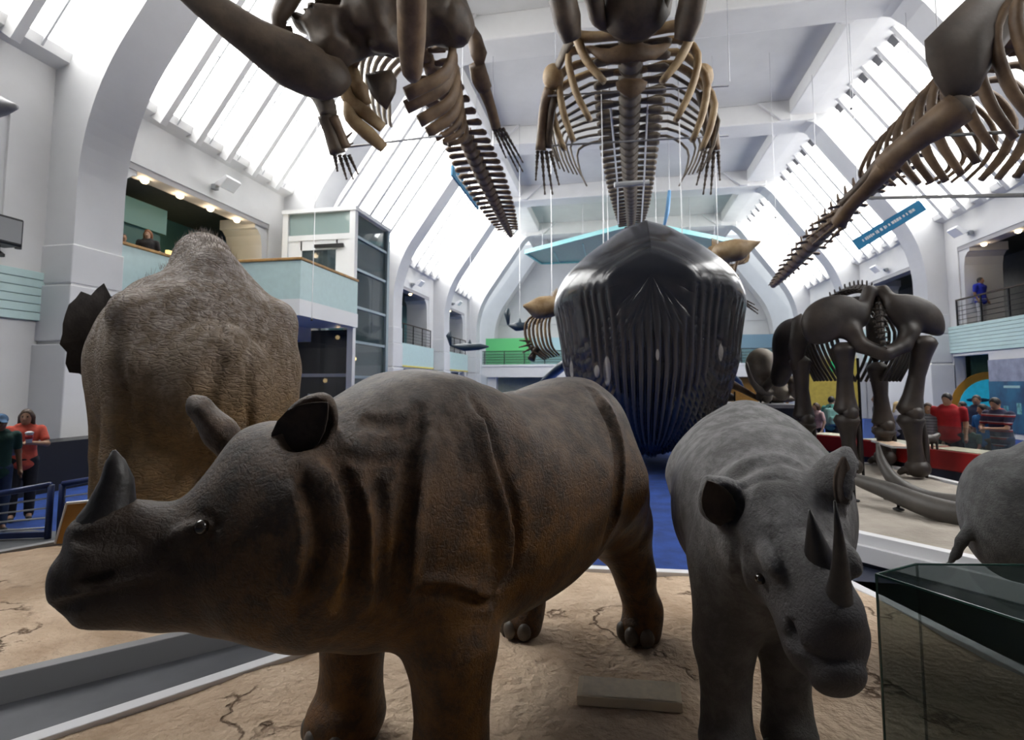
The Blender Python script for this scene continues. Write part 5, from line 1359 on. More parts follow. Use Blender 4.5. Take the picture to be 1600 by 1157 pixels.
MB().prism([(11.8, 3.45), (11.8, 3.3), (12.3, 3.05), (14.8, 3.05), (14.8, 3.45)], -10.95, -9.0, 'x').build('bracket', whitem, r)

# ------------------------------------------------------------------ the glass lift
def lift():
    x0, x1, y0, y1, zt = -9.95, -7.72, 14.85, 17.2, 7.0
    r = tag(empty('glass_lift', (0, 0, 0)), 'white-framed glass lift tower standing against the pier', 'lift')
    fr = whitem; bl = mat('lift_glazing_bar', (.34, .42, .46), .4, metal=.3)
    gd = glass('lift_glass', (.06, .09, .10), .04, .45)
    for x in (x0, x1):
        for y in (y0, y1): MB().bb((x - .09, y - .09, 0), (x + .09, y + .09, zt)).build('corner_post', fr if y == y0 else bl, r)
    MB().bb((x0 - .12, y0 - .12, zt), (x1 + .12, y1 + .12, zt + .12)).build('roof', fr, r)
    zs = [0, 1.0, 2.0, 3.05, 4.1, 5.25, 6.25, zt]
    for i in range(7):
        if i: MB().bb((x1 - .05, y0, zs[i] - .04), (x1 + .06, y1, zs[i] + .04)).build('transom', bl, r)
        MB().bb((x1 - .01, y0 + .09, zs[i] + .04), (x1 + .01, y1 - .09, zs[i + 1] - .04)).build('pane', gd, r)
    # upper landing door
    MB().bb((x0, y0 - .05, 6.15), (x1, y0 + .05, 6.32)).build('transom', fr, r)
    MB().bb((x0 + .1, y0 - .01, 6.32), (x1 - .1, y0 + .01, zt)).build('pane', glass('lift_glass_light', (.40, .52, .50), .05, .35), r)
    d = MB().bb((x0 + .09, y0 - .03, 3.9), (x0 + .55, y0 + .03, 6.15)).bb((x1 - .55, y0 - .03, 3.9), (x1 - .09, y0 + .03, 6.15)).bb((x0 + .5, y0 - .03, 5.85), (x1 - .5, y0 + .03, 6.15)).build('door_frame', fr, r)
    MB().bb((x0 + .55, y0 - .01, 3.9), (x1 - .55, y0 + .01, 5.85)).build('door_pane', gd, r)
    MB().bb((x0 + 1.0, y0 - .12, 5.9), (x1 - .3, y0 - .04, 6.0)).build('door_closer', blackm, r)
    # ground floor lobby glazing
    for z in (1.0, 2.05): MB().bb((x0 - 1.2, y0 - .06, z - .05), (x1, y0 + .04, z + .05)).build('transom', mat('lobby_frame', (.45, .46, .48), .5), r)
    MB().bb((x0 - 1.2, y0, 0), (x1, y0 + .02, 3.4)).build('lobby_pane', glass('lobby_glass', (.02, .022, .025), .05, .2), r)
    sg = MB().bb((x1 - 1.35, y0 - .02, 1.18), (x1 - 1.05, y0 - .012, 1.5)).build('lift_sign', mat('sign_pale', (.42, .43, .46), .5), r)
    mb = MB()
    for q in (-1, 1):
        mb.bb((x1 - 1.2 + q * .06 - .045, y0 - .028, 1.22), (x1 - 1.2 + q * .06 + .045, y0 - .018, 1.46))
        for zz, dz in ((1.40, .03), (1.28, -.03)): pass
    mb.build('sign_figure', blackm, sg)
    for x, z in ((-9.3, 1.9), (-8.6, 5.0), (-8.9, 3.3), (-8.3, 2.6), (-8.6, 4.3)):
        MB().ball((x, 16.2, z), .07, 10, 8).build('lamp', lampw, r, smooth=True)
lift()

# ------------------------------------------------------------------ lamps
def spotlight(p, label, group, aim=(0, 0, -1), sc=1.0, power=0):
    if power:
        L = bpy.data.lights.new('spot_glow', 'POINT'); L.energy = power; L.color = (1, .78, .5); L.shadow_soft_size = .08
        lo = bpy.data.objects.new('spot_glow', L); COL.objects.link(lo); lo.location = Vector(p) + Vector(aim) * .25
    r = tag(empty('spotlight', p), label, 'lamp', group)
    q = Vector((0, 0, 1)).rotation_difference(-Vector(aim)).to_matrix()
    MB().lathe([(.03 * sc, .10 * sc), (.075 * sc, .09 * sc), (.085 * sc, -.08 * sc), (.075 * sc, -.085 * sc)], 14, M=q).build('housing', whitem, r, smooth=True)
    MB().lathe([(.068 * sc, -.07 * sc), (.06 * sc, -.105 * sc), (.02 * sc, -.115 * sc)], 12, M=q).build('bulb', lampw, r, smooth=True)
    MB().tube([(0, 0, .05 * sc), (0, 0, .28 * sc)], .012 * sc, n=6).build('stem', whitem, r)
for i, y in enumerate((10.1, 11.1, 12.2, 13.3, 14.4)):
    spotlight((-11.35, y, 6.85), ('first', 'second', 'third', 'fourth', 'fifth')[i] + ' warm spotlight from the pier under the gallery ceiling behind the elephant', 'spotlights of the near left gallery', (.3, -.5, -.7), 1.25, 7)
for i, y in enumerate((18.4, 20.3, 22.0)):
    spotlight((12.95, y, 6.86), ('nearest', 'middle', 'farthest')[i] + ' of three amber spotlights above the man in blue', 'spotlights of the right gallery', (-.3, -.5, -.7), 1.3, 4)
for y in (25.6, 28.4): spotlight((-11.3, y, 6.86), ('nearer' if y < 27 else 'farther') + ' warm spotlight in the arched opening beyond the lift', 'spotlights beyond the lift', (.5, -.5, -.7), 1.3)
for y in (33.4, 35.6): spotlight((-11.3, y, 6.86), ('nearer' if y < 34 else 'farther') + ' warm spotlight in the arched opening with green wall', 'spotlights of the last left opening', (.5, -.5, -.7), 1.3)
def wall_lamp(p, s, label):
    r = tag(empty('wall_uplighter', p), label, 'lamp', 'white wall uplighters')
    MB().box((0, 0, 0), (.14, .16, .16)).build('wall_box', mat('lamp_grey', (.35, .37, .38), .4), r, bevel=.02)
    MB().tube([(0, 0, 0), (-s * .22, -.05, .06)], .05, n=8).build('arm', MATS['lamp_grey'], r)
    MB().prism([(-s * .18, .0), (-s * .55, .22), (-s * .62, .14), (-s * .38, -.12)], -.28, .28, 'y').build('reflector', mat('lamp_white', (.85, .86, .88), .3), r, bevel=.02)
wall_lamp((-10.9, 12.9, 7.25), -1, 'white uplighter on the wall above the elephant')
wall_lamp((X(1, HW) - .1, 22.1, 7.25), 1, 'white uplighter on the wall above the man in blue')
wall_lamp((X(-1, HW) + .1, 27.8, 7.2), -1, 'white uplighter above the arched opening nearest the lift')
wall_lamp((X(-1, HW) + .1, 35.2, 7.2), -1, 'white uplighter above the last arched opening')
wall_lamp((X(1, HW) - .1, 28.4, 7.2), 1, 'white uplighter on the wall above the dark skeleton')

# ------------------------------------------------------------------ hanging signs with white lettering bars, glass deck
def hung_sign(a, b, h, label):
    a, b = Vector(a), Vector(b); r = tag(empty('hanging_sign', (0, 0, 0)), label, 'sign'); x = (b - a).normalized()
    MB().bar(a, b, .06, h).build('board', mat('sign_blue', (.03, .22, .42), .45), r)
    for t in (.08, .92):
        p = a.lerp(b, t); MB().tube([p, (p.x, p.y, 12.9)], .01, n=5).build('wire', steel, r)
    n = Vector((x.y, -x.x, 0)).normalized(); rnd = random.Random(3); mb = MB(); t = .12
    while t < .88:                                        # a line of small white lettering
        w = rnd.uniform(.012, .035); p = a.lerp(b, t); q = a.lerp(b, t + w)
        for sg in (-1, 1): mb.bar(p + n * .032 * sg, q + n * .032 * sg, .006, rnd.uniform(.06, .1))
        t += w + rnd.choice((.006, .006, .025))
    mb.build('lettering', whitem, r)
    return r, x
s1, xx = hung_sign(at(1336, 384, 16.2), at(1442, 320, 15.2), .34, 'blue sign board with a line of white lettering hung under the ribs')
c = (at(1336, 384, 16.2) + at(1442, 320, 15.2)) / 2
hung_sign(at(706, 266, 17.0), at(747, 321, 19.6), .34, 'blue sign board seen almost edge-on beside the tapering tail bones')
dk = tag(empty('glass_deck', (0, 0, 0)), 'pointed teal glass deck hung below the far ceiling', 'canopy')
poly = [(1.2, 29.8), (7.4, 35.2), (6.8, 38.6), (-5.3, 38.6), (-5.9, 35.2)]
tg = mat('deck_teal', (.12, .30, .31), .3, var=.1); te = mat('deck_edge', (.16, .46, .48), .35)
MB().prism(poly, 10.52, 10.6, 'z').build('deck_panel', tg, dk)
for i in range(len(poly)):
    a, b = poly[i], poly[(i + 1) % len(poly)]
    MB().bar((*a, 10.56), (*b, 10.56), .12, .26).build('edge_beam', te, dk)
for x, y in ((-2, 33.5), (4.4, 33.5), (-5, 37), (6.4, 37), (1.2, 31)):
    MB().tube([(x, y, 10.6), (x, y, 13.55)], .018, n=5).build('hanger', steel, dk)
for x in (-4, -2, 0, 2, 4, 6): MB().bar((x, 30.8 + abs(x - 1.2) * .87, 10.5), (x, 38.5, 10.5), .06, .08).build('joist', te, dk)
for u, v0, v1, d in ((1046, 300, 350, 24),):
    t = tag(empty('hanging_pole', (0, 0, 0)), 'slim light blue pole hung above the whale head', 'pole')
    MB().tube([at(1046, 298, 22), at(1043, 330, 22), at(1038, 352, 22)], [.07, .09, .06], n=8).build('pole', mat('pole_blue', (.16, .36, .62), .4), t, smooth=True)
    p = at(1046, 298, 22); MB().tube([p, (p[0], p[1], 13.55)], .012, n=5).build('wire', steel, t)
# thin cables dropped from the roof beside the lift and the right skeleton
for u, v, d, w in ((487, 500, 12.6, 'beside the balcony corner'), (1212, 340, 18, 'left of the right-hand ribs'), (1330, 170, 13, 'against the right skylights')):
    p = at(u, v, d); t = tag(empty('cable', (0, 0, 0)), 'thin steel cable dropping from the roof ' + w, 'cable')
    MB().tube([p, (p[0], p[1], 13.0)], .008, n=5).build('wire', steel, t); MB().ball(p, .03, 8, 6).build('ferrule', blackm, t)

# far balcony railing
r = tag(empty('railing', (0, 0, 0)), 'dark steel railing along the far end balcony', 'railing')
for i in range(15):
    x = X(-1, HP - .2) + (2 * HP - .4) * i / 14; MB().bb((x - .03, YB_ + .02, ZB), (x + .03, YB_ + .07, ZB + 1.05)).build('post', blackm, r)
for z in (.2, .4, .6, .8, 1.05): MB().tube([(X(-1, HP), YB_ + .05, ZB + z), (X(1, HP), YB_ + .05, ZB + z)], .02 if z < 1 else .035, n=6).build('rail', blackm, r)
MB().bb((X(-1, HP), YB_ + .09, ZB), (X(1, HP), YB_ + .1, ZB + 1.0)).build('pane', glass('balcony_glass', (.35, .5, .45), .05, .8), r)

# ------------------------------------------------------------------ floor furniture
# blue rail and information board by the elephant plinth
bluem = mat('blue_rail', (.012, .03, .13), .35, coat=.2)
def fence(a, b, label):
    r = tag(empty('barrier', (0, 0, 0)), label, 'barrier', 'blue barriers'); a, b = Vector(a), Vector(b)
    for p in (a, b): MB().tube([p, (p.x, p.y, 0)], .035, n=10).build('post', bluem, r, smooth=True)
    MB().tube([a, b], .035, n=10).build('top_rail', bluem, r, smooth=True)
    for q in (.22, .40, .58, .76):
        MB().tube([(a.x, a.y, a.z * q), (b.x, b.y, b.z * q)], .010, n=6).build('cable', steel, r)
    MB().bar((a.x, a.y, .06), (b.x, b.y, .06), .05, .06).build('bottom_rail', bluem, r)
fence(at(-60, 782, 6.2), at(80, 758, 6.35), 'blue barrier with steel cables in front of the woman in coral')
fence(at(98, 757, 6.4), at(230, 735, 6.6), 'blue barrier half hidden by the rhino horn')
bd = tag(empty('information_board', (0, 0, 0)), 'tilted orange-brown information board behind the rhino horn', 'board')
P = [at(86, 850, 4.95), at(104, 787, 5.05), at(178, 780, 5.15), at(168, 850, 5.05)]
n_ = unit(np.cross(P[1] - P[0], P[3] - P[0])); n_ = n_ if n_ @ _fw < 0 else -n_
MB().add(P + [p - n_ * .03 for p in P], [(0, 1, 2, 3), (7, 6, 5, 4), (0, 4, 5, 1), (1, 5, 6, 2), (2, 6, 7, 3), (3, 7, 4, 0)]).build('panel', mat('board_amber', (.42, .20, .04), .5, var=.15), bd)
MB().tube([P[1] + n_ * .0, P[2]], .014, n=6).build('frame', whitem, bd); MB().tube([P[0], P[1]], .010, n=6).build('frame', whitem, bd)
q = (P[0] + P[3]) / 2 - n_ * .03; MB().tube([q + [0, 0, .1], (q[0], q[1], .15)], .025, n=8).build('post', greych, bd)
dr = MB().bb((-9.9, 6.2, 0), (-9.3, 11.2, .82)).build('counter', mat('black_counter', (.010, .010, .012), .4)); tag(dr, 'low black counter wall behind the visitors by the pier', 'counter')

# red and navy touch cases along the right plinth
redm = mat('red_panel', (.38, .012, .012), .4, var=.1); creamp = mat('cream_tray', (.62, .58, .42), .5, var=.15, scale=6)
def red_case(u0, v0, u1, v1, label, hood=True, z=.72, depth=.62):
    a, b = Vector(atz(u0, v0, z)), Vector(atz(u1, v1, z)); d = (b - a).normalized(); nb = Vector((-d.y, d.x, 0)); nb = nb if nb.y * 1 + nb.x * 1.2 > 0 else -nb
    r = tag(empty('touch_case', (0, 0, 0)), label, 'display case'); c = (a + b) / 2 + nb * depth / 2; L = (b - a).length; an = math.atan2(d.y, d.x)
    MB().box((c.x, c.y, .20), (L - .1, depth - .1, .40), an).build('base', navy, r)
    MB().box((c.x, c.y, .55), (L, depth, .32), an).build('tray_side', redm, r, bevel=.02)
    MB().box((c.x, c.y, .715), (L - .06, depth - .06, .02), an).build('tray_top', creamp, r)
    if hood:
        h0 = a.lerp(b, .06) + nb * .04; h1 = a.lerp(b, .94) + nb * .04; up = Vector((0, 0, .38)) + nb * .06
        MB().add([h0, h1, h1 + up, h0 + up], [(0, 1, 2, 3)]).build('glass_screen', glass('case_glass', (.30, .36, .36), .03, .82), r)
        m = r.children[-1].modifiers.new('solid', 'SOLIDIFY'); m.thickness = .01
    mb = MB(); q = a.lerp(b, .45) + nb * .3
    mb.ball((q.x, q.y, .80), (.14, .08, .07), 10, 8); mb.ball((q.x + .14, q.y, .86), (.05, .04, .05), 8, 6)
    for sx in (-.09, .09): mb.tube([(q.x + sx, q.y, .78), (q.x + sx, q.y, .725)], .02, n=6)
    return r
red_case(1592, 717, 1446, 700, 'red and navy touch case with glass screen nearest the striped shirt')
red_case(1440, 698, 1340, 686, 'red and navy touch case behind the skeleton hind legs', hood=True)
red_case(1322, 683, 1262, 678, 'red and navy touch case farthest along the plinth', hood=False)
# small dark animal model standing in the tray
q = atz(1462, 706, .73); mm = tag(empty('animal_figure', (q[0] + .05, q[1] + .25, .725), .5), 'small dark four-legged figure standing in the red tray', 'figure')
s_ = SDF(); s_.ell((0, 0, .17), (.15, .07, .075), local=True, k=.03); s_.cap((.12, 0, .2), (.2, 0, .24), .05, .035, k=.03, local=True)
for x in (-.1, .1):
    for y in (-.04, .04): s_.cap((x, y, .14), (x, y, .02), .022, .02, k=.02, local=True)
s_.build('body', bone_k, (-.25, -.15, -.02), (.3, .15, .35), .015, mm)
lb = tag(empty('label_desk', (0, 0, 0)), 'slanted white label desk between the red cases', 'label')
P = [atz(1378, 690, .74), atz(1412, 700, .74)]; a, b = Vector(P[0]), Vector(P[1]); MB().bar(a, b, .35, .03).build('panel', whitem, lb); MB().bar(a + Vector((0, 0, .018)), b + Vector((0, 0, .018)), .28, .006).build('print', mat('print_orange', (.7, .5, .35), .5, var=.4, scale=14), lb)

# glass showcase at the front edge
gc = tag(empty('glass_showcase', (0, 0, 0)), 'clear glass showcase cutting across the lower corner in front of the grey animal', 'showcase')
cg = glass('showcase_glass', (.14, .20, .19), .03, .93); ge = mat('glass_edge', (.03, .09, .075), .15)
zt = .95; c0, c1, c2, c3 = [Vector(atz(u, v, zt)) for u, v in ((1369, 898), (1432, 882), (1640, 884), (1640, 985))]
zb = .16
def sheet(pts, nm):
    MB().add(pts, [tuple(range(len(pts)))]).build(nm, cg, gc).modifiers.new('solid', 'SOLIDIFY').thickness = .008
sheet([c0, c1, c2, c3], 'top_pane')
for a, b in ((c0, c3), (c0, c1), (c1, c2)):
    sheet([a, b, Vector((b.x, b.y, zb)), Vector((a.x, a.y, zb))], 'side_pane')
    MB().bar(a, b, .008, .008).build('glass_edge', ge, gc)
for a in (c0,): MB().bar(a, (a.x, a.y, zb), .008, .008).build('glass_edge', ge, gc)
# cream caption strip at the front of the plinth
cs = tag(empty('caption_panel', (0, 0, 0)), 'cream caption panel at the front edge below the two rhinos', 'caption')
P = [atz(905, 1056, .205), atz(1062, 1067, .205), atz(1066, 1100, .195), atz(901, 1088, .195)]
MB().add(P + [np.array([p[0], p[1], .15]) for p in P], [(0, 1, 2, 3), (7, 6, 5, 4), (0, 4, 5, 1), (1, 5, 6, 2), (2, 6, 7, 3), (3, 7, 4, 0)]).build('panel', mat('cream_card', (.86, .74, .55), .6), cs)
MB().add([p * .9 + sum(P) / 4 * .1 + [0, 0, .003] for p in P], [(0, 1, 2, 3)]).build('print_face', mat('cream_print', (.82, .70, .52), .5, var=.1, scale=20), cs)

# right wall: poster wall and porthole in the green recess
pw = tag(empty('poster_wall', (0, 0, 0)), 'blue underwater poster panel with pale title band beside the green recess', 'poster')
x = X(1, HW) - .06; y0p, y1p = 17.4, 21.7
MB().bb((x, y0p, .2), (x + .05, y1p, 2.62)).build('backing', mat('poster_lilac', (.25, .27, .36), .6, var=.25, scale=3), pw)
MB().bb((x - .02, y0p, .2), (x, y1p, 1.88)).build('sea_print', mat('poster_blue', (.02, .13, .24), .5, col2=(.015, .05, .12), scale=1.6), pw)
MB().bb((x - .03, 20.2, 1.66), (x - .02, 20.95, 1.74)).build('title', mat('poster_title', (.30, .48, .50), .5), pw)
for y, z, a, b, cc in ((20.9, .9, .22, .34, (.10, .34, .42)), (20.3, 1.0, .2, .36, (.16, .42, .44)), (19.6, .9, .3, .3, (.05, .22, .36)), (18.9, 1.0, .3, .35, (.10, .33, .40)), (21.3, .8, .18, .28, (.05, .10, .22))):
    MB().prism([(y - a / 2, z - b / 2), (y + a / 2, z - b / 2), (y + a / 2, z + b / 2), (y - a / 2, z + b / 2)], x - .03, x - .02, 'x').build('picture', mat('pic_%d' % int(y * 10), cc, .5, var=.6, scale=9), pw)
ph = tag(empty('porthole', (0, 0, 0)), 'round orange-rimmed window with a blue sea and dark fish in the green recess', 'window')
yp = PY[4] - .04; pc = aty(1550, 640, yp); cx_, cz_ = pc[0], pc[2]
ring = lambda r_: [(cx_ + r_ * math.cos(a), cz_ + r_ * math.sin(a)) for a in np.linspace(0, 2 * math.pi, 40, endpoint=False)]
MB().prism(ring(1.42), yp, yp - .08, 'y').build('rim', mat('orange_rim', (.55, .27, .03), .5), ph)
MB().prism(ring(1.14), yp - .07, yp - .10, 'y').build('sea', mat('sea_cyan', (.02, .36, .55), .5, var=.3, scale=2, emit=(.02, .36, .55), estr=.35), ph)
MB().ball((cx_ - .5, yp - .11, cz_ + .35), (.40, .02, .08), 12, 8).tube([(cx_ - .15, yp - .11, cz_ + .35), (cx_ + .02, yp - .11, cz_ + .46)], [.03, .07], n=6).build('fish', mat('fish_dark', (.01, .06, .12), .5), ph)
# yellow and amber display wall seen between the skeleton legs
yw = tag(empty('display_wall', (0, 0, 0)), 'mustard yellow display wall with green sign seen between the skeleton legs', 'display wall')
MB().bb((8.2, 26.5, 0), (10.4, 26.8, 2.9)).build('panel', mat('mustard', (.50, .38, .06), .6, var=.15), yw)
MB().bb((8.2, 26.45, 2.9), (10.4, 26.85, 3.05)).build('cornice', mat('cream_paint', (.62, .58, .40), .6), yw)
e = MB().bb((9.3, 26.44, 2.35), (10.2, 26.5, 2.8)).build('green_sign', mat('exit_green', (.01, .36, .12), .4, emit=(.01, .4, .14), estr=.5), yw)
MB().bb((6.6, 27.2, 0), (7.5, 27.5, 3.0)).build('amber_panel', mat('amber_bright', (.70, .36, .02), .6), yw)
# near left niche: equipment box on the parapet and the beak of a hanging model
eb = tag(empty('projector_box', atx(-4, 400, -10.6)), 'black equipment box on brackets in the near gallery opening', 'projector')
MB().box((0, 0, .45), (.4, .5, .5)).build('case', blackm, eb, bevel=.03); MB().bb((.18, -.2, .25), (.22, .2, .65)).build('screen_frame', greych, eb); MB().tube([(0, .32, .2), (0, .32, .7)], .05, n=8).build('knob_bar', blackm, eb)
MB().lathe([(.1, -.0), (.1, .04), (.03, .1), (.03, .2)], 10).build('foot', blackm, eb)
dp = tag(empty('dolphin_model', (0, 0, 0)), 'grey pointed snout of a hanging model at the picture edge near the first pier', 'model')
a = at(-120, 160, 8.2); b = at(26, 167, 8.2)
MB().tube(sm([a, a * .5 + b * .5 + [0, 0, .05], a * .2 + b * .8, b], 12), lerp_list([.45, .32, .16, .04], len(sm([a, a, b, b], 12))), n=12).build('body', mat('model_grey', (.22, .22, .23), .4), dp, smooth=True)
MB().tube([a, (a[0], a[1], 10.5)], .01, n=5).build('wire', steel, dp)
# small dolphin models hung by the far left openings
for u, v, d, L, lab in ((734, 542, 27, .95, 'small dark dolphin model leaping by the last arched opening'), (812, 510, 24, .5, 'tiny blue-grey dolphin model beside the tan ribs, upper'),):
    r = tag(empty('dolphin_model', (0, 0, 0)), lab, 'model'); c = at(u, v, d); P = [c - _rt * L + [0, 0, .05], c - _rt * L * .3 + [0, 0, -.02], c + _rt * L * .5, c + _rt * L]
    dm = mat('dolphin_dark', (.02, .035, .05), .35)
    MB().tube(sm(P, 10), lerp_list([.04, .2, .17, .03], len(sm(P, 10))), n=10).build('body', dm, r, smooth=True)
    MB().tube([c - _rt * L + [0, 0, .05], c - _rt * L * 1.1 + [0, 0, .55], c - _rt * L * 1.0 + [0, 0, .8]], [.05, .14, .03], n=8, flat=.4).build('tail_fin', dm, r, smooth=True)
    MB().tube([c, c + [0, 0, .35]], [.16, .02], n=8, flat=.4).build('dorsal_fin', dm, r, smooth=True); MB().tube([c, (c[0], c[1], 13.58)], .01, n=5).build('wire', steel, r)

# teal exhibition box and lit yellow panel inside the near left gallery
gb = tag(empty('exhibition_box', (0, 0, 0)), 'teal exhibition box standing in the gallery behind the elephant', 'display box')
MB().bb((-13.6, 10.2, ZG), (-12.6, 12.9, 6.0)).build('lower_box', mat('teal_box', (.03, .12, .13), .5), gb); MB().bb((-13.7, 10.1, 6.0), (-12.5, 13.0, 6.7)).build('upper_box', mat('teal_box_light', (.12, .28, .30), .5), gb)
MB().bb((-12.6, 13.1, 4.2), (-12.5, 14.6, 5.6)).build('lit_panel', mat('lit_yellow', (.8, .6, .2), .5, emit=(1, .75, .3), estr=1.2), gb)
# ------------------------------------------------------------------ visitors
def cloth(name, col, stripes=None):
    if name in MATS: return MATS[name]
    m = mat(name, col, .85, var=.2, scale=9, bump=.25, bscale=30)
    if stripes:
        nt = m.node_tree; b = nt.nodes['Principled BSDF']; tc = node(nt, 'ShaderNodeTexCoord'); sx = node(nt, 'ShaderNodeSeparateXYZ'); nt.links.new(tc.outputs['Object'], sx.inputs[0])
        mu = node(nt, 'ShaderNodeMath', operation='MULTIPLY'); mu.inputs[1].default_value = stripes[0]; nt.links.new(sx.outputs['Z'], mu.inputs[0])
        fr = node(nt, 'ShaderNodeMath', operation='FRACT'); nt.links.new(mu.outputs[0], fr.inputs[0])
        r = node(nt, 'ShaderNodeValToRGB'); r.color_ramp.interpolation = 'CONSTANT'
        for i, (p, c) in enumerate(stripes[1]):
            e = r.color_ramp.elements[i] if i < 2 else r.color_ramp.elements.new(p)
            e.position = p; e.color = (*c, 1)
        nt.links.new(fr.outputs[0], r.inputs['Fac']); nt.links.new(r.outputs['Color'], b.inputs['Base Color'])
    return m
skin1 = mat('skin_tan', (.42, .24, .15), .6, var=.08); skin2 = mat('skin_light', (.55, .35, .25), .6, var=.08); skin3 = mat('skin_brown', (.26, .14, .085), .6, var=.08)
hair_k = mat('hair_black', (.012, .009, .008), .5, bump=.5, bscale=60); hair_b = mat('hair_brown', (.06, .03, .015), .5, bump=.5, bscale=60); hair_y = mat('hair_blond', (.42, .30, .14), .5, bump=.5, bscale=60); hair_r = mat('hair_auburn', (.20, .07, .025), .5, bump=.5, bscale=60)
def person(x, y, z0, h, face, label, top, bottom, skin, hair, hairlen='short', arms=None, sleeve='short', build=1.0, lean=0.0, look=(0, 0), seated=False, hcell=.02, bag=None, cap=None, group='visitors in the hall', female=False, fingers=False):
    """figure in metres for a 1.7 m person, scaled to height; x forward, y left"""
    k = h / 1.7
    root = empty('person', (x, y, z0), face, label, 'person', group); root.scale = (k, k, k)
    body = SDF(); tp = SDF(); bt = SDF(); hr = SDF(); sh = SDF()
    ln = lambda zz: lean * max(0, zz - .9)
    hw = (.165 if female else .18) * build
    up = 0.0
    # torso
    def tors(s, g, lo):
        rows = [(.86, .12, .155), (.98, .115, .15), (1.10, .105, .135 if female else .15), (1.25, .115, .155), (1.36, .11, .17), (1.43, .075, .12)]
        A = np.array([[0, 0, 1.0], [0, 1, 0], [-1, 0, 0]])
        s.loft((0, 0, 0), A, [(zz, -ln(zz), fb * build + g, w * build + g) for zz, fb, w in rows if zz >= lo - .1], k=.03, n=2.2, local=True)
    tors(body, 0, .86); body.cap((ln(1.4), 0, 1.38), (ln(1.5) + .015, 0, 1.52), .055, .052, k=.03, local=True)
    hd = np.array([ln(1.58) + .035, 0, 1.585]); ly, lp = look
    Rz = np.array([[math.cos(ly), math.sin(ly), 0], [-math.sin(ly), math.cos(ly), 0], [0, 0, 1.0]])
    Ry = np.array([[math.cos(lp), 0, -math.sin(lp)], [0, 1, 0], [math.sin(lp), 0, math.cos(lp)]]); A = Ry @ Rz     # rows: face forward, left, up
    H = lambda a, b, c: hd + A[0] * a + A[1] * b + A[2] * c
    body.ell(hd, (.092, .074, .108), A, k=.02, local=True); body.ell(H(.03, 0, -.065), (.058, .05, .055), A, k=.03, local=True)
    body.cap(H(.09, 0, .012), H(.108, 0, -.028), .011, .016, k=.015, local=True)                   # nose
    for s in (1, -1):
        body.ell(H(-.005, s * .075, -.01), (.02, .010, .03), A, k=.01, local=True)               # ears
        body.ell(H(.088, s * .032, .008), (.018, .016, .010), A, k=.012, sub=True, local=True)   # eye hollows
    body.ell(H(.092, 0, -.06), (.016, .026, .006), A, k=.008, sub=True, local=True)              # mouth line
    # arms
    arms = arms or [((-.03, .25, 1.13), (.07, .25, .89)), ((-.03, -.25, 1.13), (.07, -.25, .89))]
    for s, (el, wr) in zip((1, -1), arms):
        shd = np.array([ln(1.39), s * (hw + .02), 1.385]); el = np.array(el, float) + [ln(1.1), 0, 0]; wr = np.array(wr, float) + [ln(1.1), 0, 0]
        body.cap(shd, el, .052 * build, .040, k=.04, local=True); body.cap(el, wr, .040, .028, k=.02, local=True)
        dr = unit(wr - el); hnd = wr + dr * .07; sd = unit(np.cross(dr, (0, 0, 1)) if abs(dr[2]) < .9 else np.array([1, 0, 0]))
        body.cap(wr + dr * .02, hnd, .030, .034, k=.02, local=True)
        for q in (-1, -.33, .33, 1):
            f0 = hnd + sd * q * .026; f1 = f0 + dr * (.05 - .008 * abs(q)) + np.array([0, 0, -.012]); body.chain([f0, f1, f1 + dr * .02 + np.array([.0, 0, -.02])], [.0115, .010, .008], k=.008, local=True)
        body.chain([wr + dr * .03 + sd * .03, wr + dr * .06 + sd * .055, wr + dr * .09 + sd * .055], [.013, .012, .010], k=.012, local=True)
        tp.cap(shd, shd * (.35 if sleeve == 'short' else 0) + el * (.65 if sleeve == 'short' else 1), .068 * build, .060, k=.04, local=True)
        if sleeve == 'long': tp.cap(el, el * .1 + wr * .9, .055, .045, k=.02, local=True)
    tors(tp, .016, .86)
    # legs
    for s in (1, -1):
        if seated: hip, kn, an = (0, s * .09, .92), (.40, s * .11, .90), (.40, s * .11, .48)
        else: hip, kn, an = (0, s * .09, .90), (.02, s * .10, .49), (-.015, s * .105, .09)
        body.cap(hip, kn, .085, .058, k=.04, local=True); body.cap(kn, an, .056, .038, k=.02, local=True); body.cap(an, (an[0] + .14, an[1], an[2] - .055), .04, .03, k=.02, local=True)
        if bottom is not None:
            bt.cap(hip, kn, .104, .078, k=.04, local=True); bt.cap(kn, an, .076, .062, k=.02, local=True)
        sh.cap((an[0] - .03, an[1], an[2] - .045), (an[0] + .15, an[1], an[2] - .055), .045, .036, k=.02, local=True)
    bt.ell((0, 0, .93), (.135 * build, .172 * build, .11), k=.04, local=True)
    box = ((-.6, -.6, -.02), (.75, .6, 1.76))
    bo = body.build('body', skin, *box, hcell * (.7 if fingers else 1), root)
    tp.build('shirt', top, *box, hcell, root); bt.build('trousers', bottom, *box, hcell, root); sh.build('shoes', blackm, *box, hcell, root)
    # hair
    hr.ell(H(-.012, 0, .022), (.100, .084, .104), A, k=.02, local=True)
    if hairlen == 'long':
        hr.cap(H(-.06, 0, -.02), H(-.09, 0, -.24), .085, .07, k=.05, local=True)
        for s in (1, -1): hr.cap(H(-.02, s * .07, .0), H(-.02, s * .085, -.22), .035, .03, k=.03, local=True)
    elif hairlen == 'tail':
        hr.cap(H(-.10, 0, .03), H(-.15, 0, -.16), .035, .025, k=.03, local=True)
    hr.ell(H(.10, 0, -.055), (.085, .078, .125), A, k=.02, sub=True, local=True)
